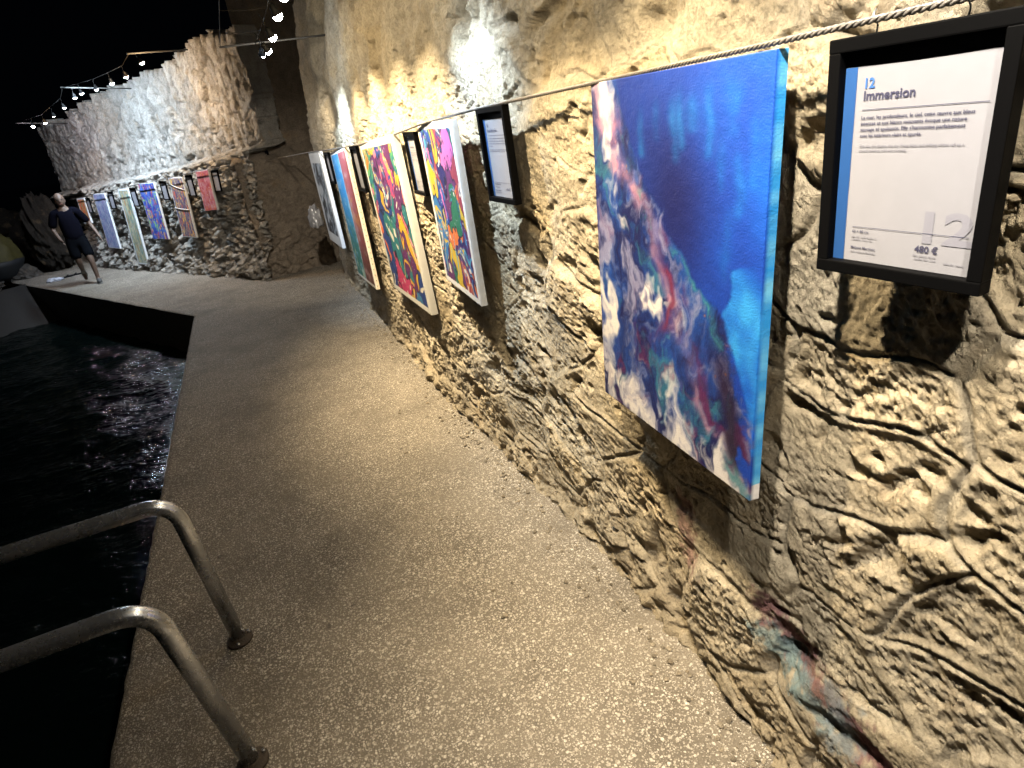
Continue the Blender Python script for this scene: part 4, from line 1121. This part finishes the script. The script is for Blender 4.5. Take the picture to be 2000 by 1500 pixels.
def build_man():
    fx, fy = -3.038, 14.142
    face = Vector((.22, -.97, 0)).normalized(); yaw = math.atan2(face.x, -face.y)
    root = empty('person', M=Matrix.Translation((fx - .02, fy + .12, 0)) @ Matrix.Rotation(yaw, 4, 'Z'))
    tag(root, 'bald man in dark shirt and shorts striding along the path past the far paintings', 'person')
    # local: -Y forward, +X his left (image right), Z up ; height 1.70
    J = dict(pel=(0, 0, .90), belly=(0, -.015, 1.02), chest=(0, -.025, 1.22), neckb=(0, -.015, 1.40), neck=(0, -.03, 1.47), head=(0, -.045, 1.56),
             hl=(.095, 0, .86), kl=(.10, -.16, .47), al=(.09, -.12, .085), tl=(.10, -.27, .035),
             hr=(-.095, 0, .86), kr=(-.10, -.02, .46), ar=(-.095, .30, .22), tr=(-.10, .26, .06),
             sl=(.185, -.01, 1.375), el=(.315, .05, 1.11), wl=(.375, -.05, .89), pl=(.39, -.08, .82),
             sr=(-.185, -.01, 1.375), er=(-.29, .06, 1.11), wr=(-.245, -.14, .94), pr=(-.225, -.19, .885))
    names = list(J); idx = {n: i for i, n in enumerate(names)}
    verts = [J[n] for n in names]
    E = [('pel', 'belly'), ('belly', 'chest'), ('chest', 'neckb'), ('neckb', 'neck'), ('neck', 'head'), ('pel', 'hl'), ('hl', 'kl'), ('kl', 'al'), ('al', 'tl'), ('pel', 'hr'), ('hr', 'kr'), ('kr', 'ar'), ('ar', 'tr'),
         ('neckb', 'sl'), ('sl', 'el'), ('el', 'wl'), ('wl', 'pl'), ('neckb', 'sr'), ('sr', 'er'), ('er', 'wr'), ('wr', 'pr')]
    R = dict(pel=(.15, .115), belly=(.155, .125), chest=(.165, .12), neckb=(.085, .07), neck=.056, head=.07, hl=.088, kl=.058, al=.038, tl=.032, hr=.088, kr=.058, ar=.038, tr=.032,
             sl=.058, el=.042, wl=.029, pl=.030, sr=.058, er=.042, wr=.029, pr=.030)
    rad = [R[n] for n in names]; edges = [(idx[a], idx[b]) for a, b in E]
    for side, p, sg in (('pl', Vector(J['pl']), 1), ('pr', Vector(J['pr']), -1)):
        dirn = (p - Vector(J['w' + side[1]])).normalized()
        for k, (o, L) in enumerate(((-.026, .062), (-.009, .070), (.009, .066), (.025, .054))):
            b = len(verts); st = p + Vector((0, o, 0)) + dirn * .02
            verts += [tuple(st), tuple(st + dirn * L * .55), tuple(st + dirn * L + Vector((-.012 * sg, -.004, 0)))]
            rad += [.010, .009, .008]; edges += [(idx[side], b), (b, b + 1), (b + 1, b + 2)]
        b = len(verts); st = p + Vector((-.005 * sg, -.032, .02))
        verts += [tuple(st), tuple(st + dirn * .035 + Vector((-.008 * sg, -.022, 0)))]; rad += [.012, .009]; edges += [(idx[side], b), (b, b + 1)]
    body = skin_obj('body', verts, edges, rad, M_SKIN, root, 1, idx['pel'])
    # head with face, merged into the body mesh
    bm = bmesh.new(); bmesh.ops.create_uvsphere(bm, u_segments=28, v_segments=22, radius=1.0)
    for v in bm.verts:
        x, y, z = v.co
        X = x * .076; Yv = y * .095; Z = z * .118
        if z < -.2: X *= 1 - .22 * min(1, (-z - .2) / .8); Yv = Yv * (1 - .12 * (-z - .2)) - .012 * (-z)
        if y < 0:
            nose = math.exp(-((x / .16) ** 2 + ((z + .12) / .20) ** 2)); Yv -= .026 * nose
            for ex in (-.42, .42): Yv += .012 * math.exp(-(((x - ex) / .2) ** 2 + ((z - .05) / .13) ** 2))
            Yv -= .008 * math.exp(-((z - .22) / .12) ** 2) * (1 - x * x)
            Yv -= .006 * math.exp(-((x / .35) ** 2 + ((z + .48) / .08) ** 2))
        v.co = Vector((X * 1.1, (Yv * 1.06 - .06 - .10 * Z), Z * 1.08 + 1.595))
    for s in (-1, 1):
        g = bmesh.ops.create_uvsphere(bm, u_segments=8, v_segments=6, radius=1.0)
        for v in g['verts']: v.co = Vector((v.co.x * .012 + s * .078, v.co.y * .022 - .045, v.co.z * .032 + 1.575))
    bm.from_mesh(body.data); me = bm_mesh('body', bm, True); me.materials.append(M_SKIN); body.data = me
    for s in (-1, 1):
        bm = bmesh.new(); g = bmesh.ops.create_uvsphere(bm, u_segments=10, v_segments=8, radius=.014)
        for v in bm.verts: v.co += Vector((s * .034, -.148, 1.605))
        link('eye', bm_mesh('eye', bm, True), M_DARK, body)
    bm = bmesh.new(); add_box(bm, (-.028, -.158, 1.527), (.028, -.146, 1.534), .002); link('mouth', bm_mesh('mouth', bm), plain('lip', (.20, .08, .07), .5), body)
    bm = bmesh.new(); bmesh.ops.create_uvsphere(bm, u_segments=20, v_segments=16, radius=1.0)
    bmesh.ops.delete(bm, geom=[v for v in bm.verts if v.co.y < .12 or v.co.z > .25 or v.co.z < -.55], context='VERTS')
    for v in bm.verts: v.co = Vector((v.co.x * .088, v.co.y * .107 - .055, v.co.z * .128 + 1.60))
    link('hair', bm_mesh('hair', bm, True), M_HAIR, root)
    # clothes
    S = [(0, 0, .80), J['belly'], J['chest'], (0, -.012, 1.385), (.18, -.01, 1.375), (.262, .025, 1.21), (.30, .045, 1.13), (-.18, -.01, 1.375), (-.25, .03, 1.21), (-.282, .055, 1.13)]
    skin_obj('shirt', S, [(0, 1), (1, 2), (2, 3), (3, 4), (4, 5), (5, 6), (3, 7), (7, 8), (8, 9)], [(.180, .142), (.182, .148), (.188, .14), (.105, .085), .080, .074, .072, .080, .074, .072], M_SHIRT, root, 2)
    S = [(0, 0, 1.0), (0, 0, .86), (.10, -.01, .80), (.104, -.08, .62), (.104, -.135, .50), (-.10, -.005, .80), (-.104, -.012, .62), (-.104, -.012, .49)]
    skin_obj('shorts', S, [(0, 1), (1, 2), (2, 3), (3, 4), (1, 5), (5, 6), (6, 7)], [(.165, .13), (.165, .13), .108, .100, .098, .108, .100, .098], M_SHORTS, root, 2)
    for (ax, ay, az, rot) in ((.09, -.12, 0, 0), (-.095, .32, .13, -.75)):
        bm = bmesh.new(); bmesh.ops.create_uvsphere(bm, u_segments=16, v_segments=12, radius=1.0)
        for v in bm.verts:
            x, y, z = v.co
            zz = z * .045 + .05 if z > 0 else z * .035 + .04
            if y > -.1 and z > 0: zz += .035 * (y + .1)
            v.co = Vector((x * .046, y * .135 - .055, max(zz, .018)))
        Mx = Matrix.Translation((ax, ay, az)) @ Matrix.Rotation(rot, 4, 'X')
        for v in bm.verts: v.co = Mx @ v.co
        sh = link('shoe', bm_mesh('shoe', bm, True), M_SHOE, root)
        bm = bmesh.new(); add_lathe(bm, [(1, 0), (1.02, .01), (1, .022)], 18)
        for v in bm.verts: v.co = Mx @ Vector((v.co.x * .047, v.co.y * .138 - .055, v.co.z))
        link('sole', bm_mesh('sole', bm), M_SOLE, sh)
build_man()

# ------------------------------------------------------------------ small things and dark rocks
def boulder(loc, size, seed, label, mat=M_ROCKF, tint=(.035, .030, .025)):
    bm = bmesh.new(); bmesh.ops.create_icosphere(bm, subdivisions=5, radius=1.0)
    co = np.array([v.co[:] for v in bm.verts])
    a = co[:, 0] + co[:, 2] * .6; b = co[:, 1] - co[:, 2] * .7
    d = 1 + .28 * fbm(a * 1.3 + seed, b * 1.3, 3, seed) + .16 * billow(a * 2.4 + seed, b * 2.4, 5, seed + 2, .6) + .10 * (voro(a * 3 + seed, b * 3, .9, seed)[4])
    P = co * d[:, None] * np.array(size)
    F = np.array([[v.index for v in f.verts] for f in bm.faces]); bm.free()
    col = np.array(tint) * (1 + .3 * fbm(a * 3, b * 3, 3, seed + 4))[:, None]
    o = link('boulder', mesh_np('boulder', P, F, col), mat); o.location = loc
    return tag(o, label, 'rock', 'dark rocks at the far end of the path')
boulder((-4.30, 17.6, .75), (.38, .5, .85), 3, 'upright dark rock behind the walking man at the wall end')
boulder((-5.9, 18.6, .1), (.9, .7, .5), 7, 'low dark rock at the far left by the yellow cover')
boulder((-4.95, 17.3, .05), (.35, .3, .22), 9, 'small pale rock at the head of the slipway', tint=(.13, .12, .11))
boulder((-5.6, 16.9, .02), (.30, .25, .18), 12, 'pale rock beside the slipway, far left', tint=(.12, .11, .10))
boulder((-7.5, 21.5, .6), (1.9, 1.6, 1.3), 15, 'big black rock rising behind the yellow cover')

def build_cover():
    n, k = 40, 22
    A, B = np.meshgrid(np.linspace(0, 2 * math.pi, n), np.linspace(0, math.pi / 2, k))
    fold = 1 + .05 * np.cos(A * 9) * np.cos(B) + .05 * fbm(A * 2, B * 3, 3, 901)
    r = np.cos(B) ** .55
    X = .62 * r * np.cos(A) * fold; Y = .55 * r * np.sin(A) * fold; Z = .62 * np.sin(B) ** .8 + .03 * fbm(A * 3, B * 4, 2, 903)
    V = np.stack([X, Y, Z], -1).reshape(-1, 3)
    m = plain('yellow_cloth', (.045, .040, .005), .75, bump=.5, bscale=12, var=.4)
    root = empty('covered_dinghy', (-5.45, 17.25, .45)); tag(root, 'dull yellow rounded cover over a dark low hull in the gloom', 'covered boat')
    link('cover', mesh_np('cover', V, grid_faces(k, n)), m, root)
    bm = bmesh.new(); add_lathe(bm, [(.30, -.44), (.48, -.30), (.60, -.10), (.64, .0), (.58, .02)], 24)
    link('hull', bm_mesh('hull', bm, True), plain('dark_hull', (.006, .008, .011), .7), root)
build_cover()

def cloth_lump(name, loc, size, seed, mat, label, cat):
    bm = bmesh.new(); bmesh.ops.create_icosphere(bm, subdivisions=4, radius=1.0)
    for v in bm.verts:
        c = v.co.copy(); a = np.array([c.x * 2.2 + seed]); b = np.array([c.y * 2.2 + c.z])
        d = 1 + .28 * float(billow(a, b, 3, seed)[0])
        v.co = Vector((c.x * size[0] * d, c.y * size[1] * d, max(c.z, -.3) * size[2] * d + size[2] * .3))
    o = link(name, bm_mesh(name, bm, True), mat); o.location = loc; return tag(o, label, cat)
cloth_lump('towel', (-4.05, 15.72, .0), (.16, .11, .055), 21, plain('pale_towel', (.42, .42, .47), .9, bump=.3), 'crumpled pale towel left on the path edge behind the man', 'towel')
def flipflop():
    root = empty('sandals', (-3.86, 15.95, 0)); tag(root, 'pair of dark sandals lying next to the pale towel', 'sandals')
    for dx, rz in ((0, .3), (.14, .1)):
        bm = bmesh.new(); add_lathe(bm, [(1, .004), (1, .022), (.96, .026)], 18)
        for v in bm.verts: v.co = Matrix.Rotation(rz, 3, 'Z') @ Vector((v.co.x * .13, v.co.y * .05 * (1 + .2 * v.co.x), v.co.z)) + Vector((dx, dx * .6, 0))
        s = link('sole', bm_mesh('sole', bm), M_BACKING, root)
        bm = bmesh.new(); add_tube(bm, [(dx + .0, dx * .6 - .045, .025), (dx + .03, dx * .6, .045), (dx + .0, dx * .6 + .045, .025)], .012, 6)
        link('strap', bm_mesh('strap', bm, True), M_BACKING, s)
flipflop()
m_pl, nt_, b_ = new_mat('clear_plastic')
b_.inputs['Base Color'].default_value = (.30, .30, .32, 1); b_.inputs['Roughness'].default_value = .2; b_.inputs['Transmission Weight'].default_value = .3
cloth_lump('plastic_bag', (.93, 9.72, .80), (.10, .10, .22), 33, m_pl, 'crumpled clear plastic bag in the hollow at the near wall end', 'plastic bag')
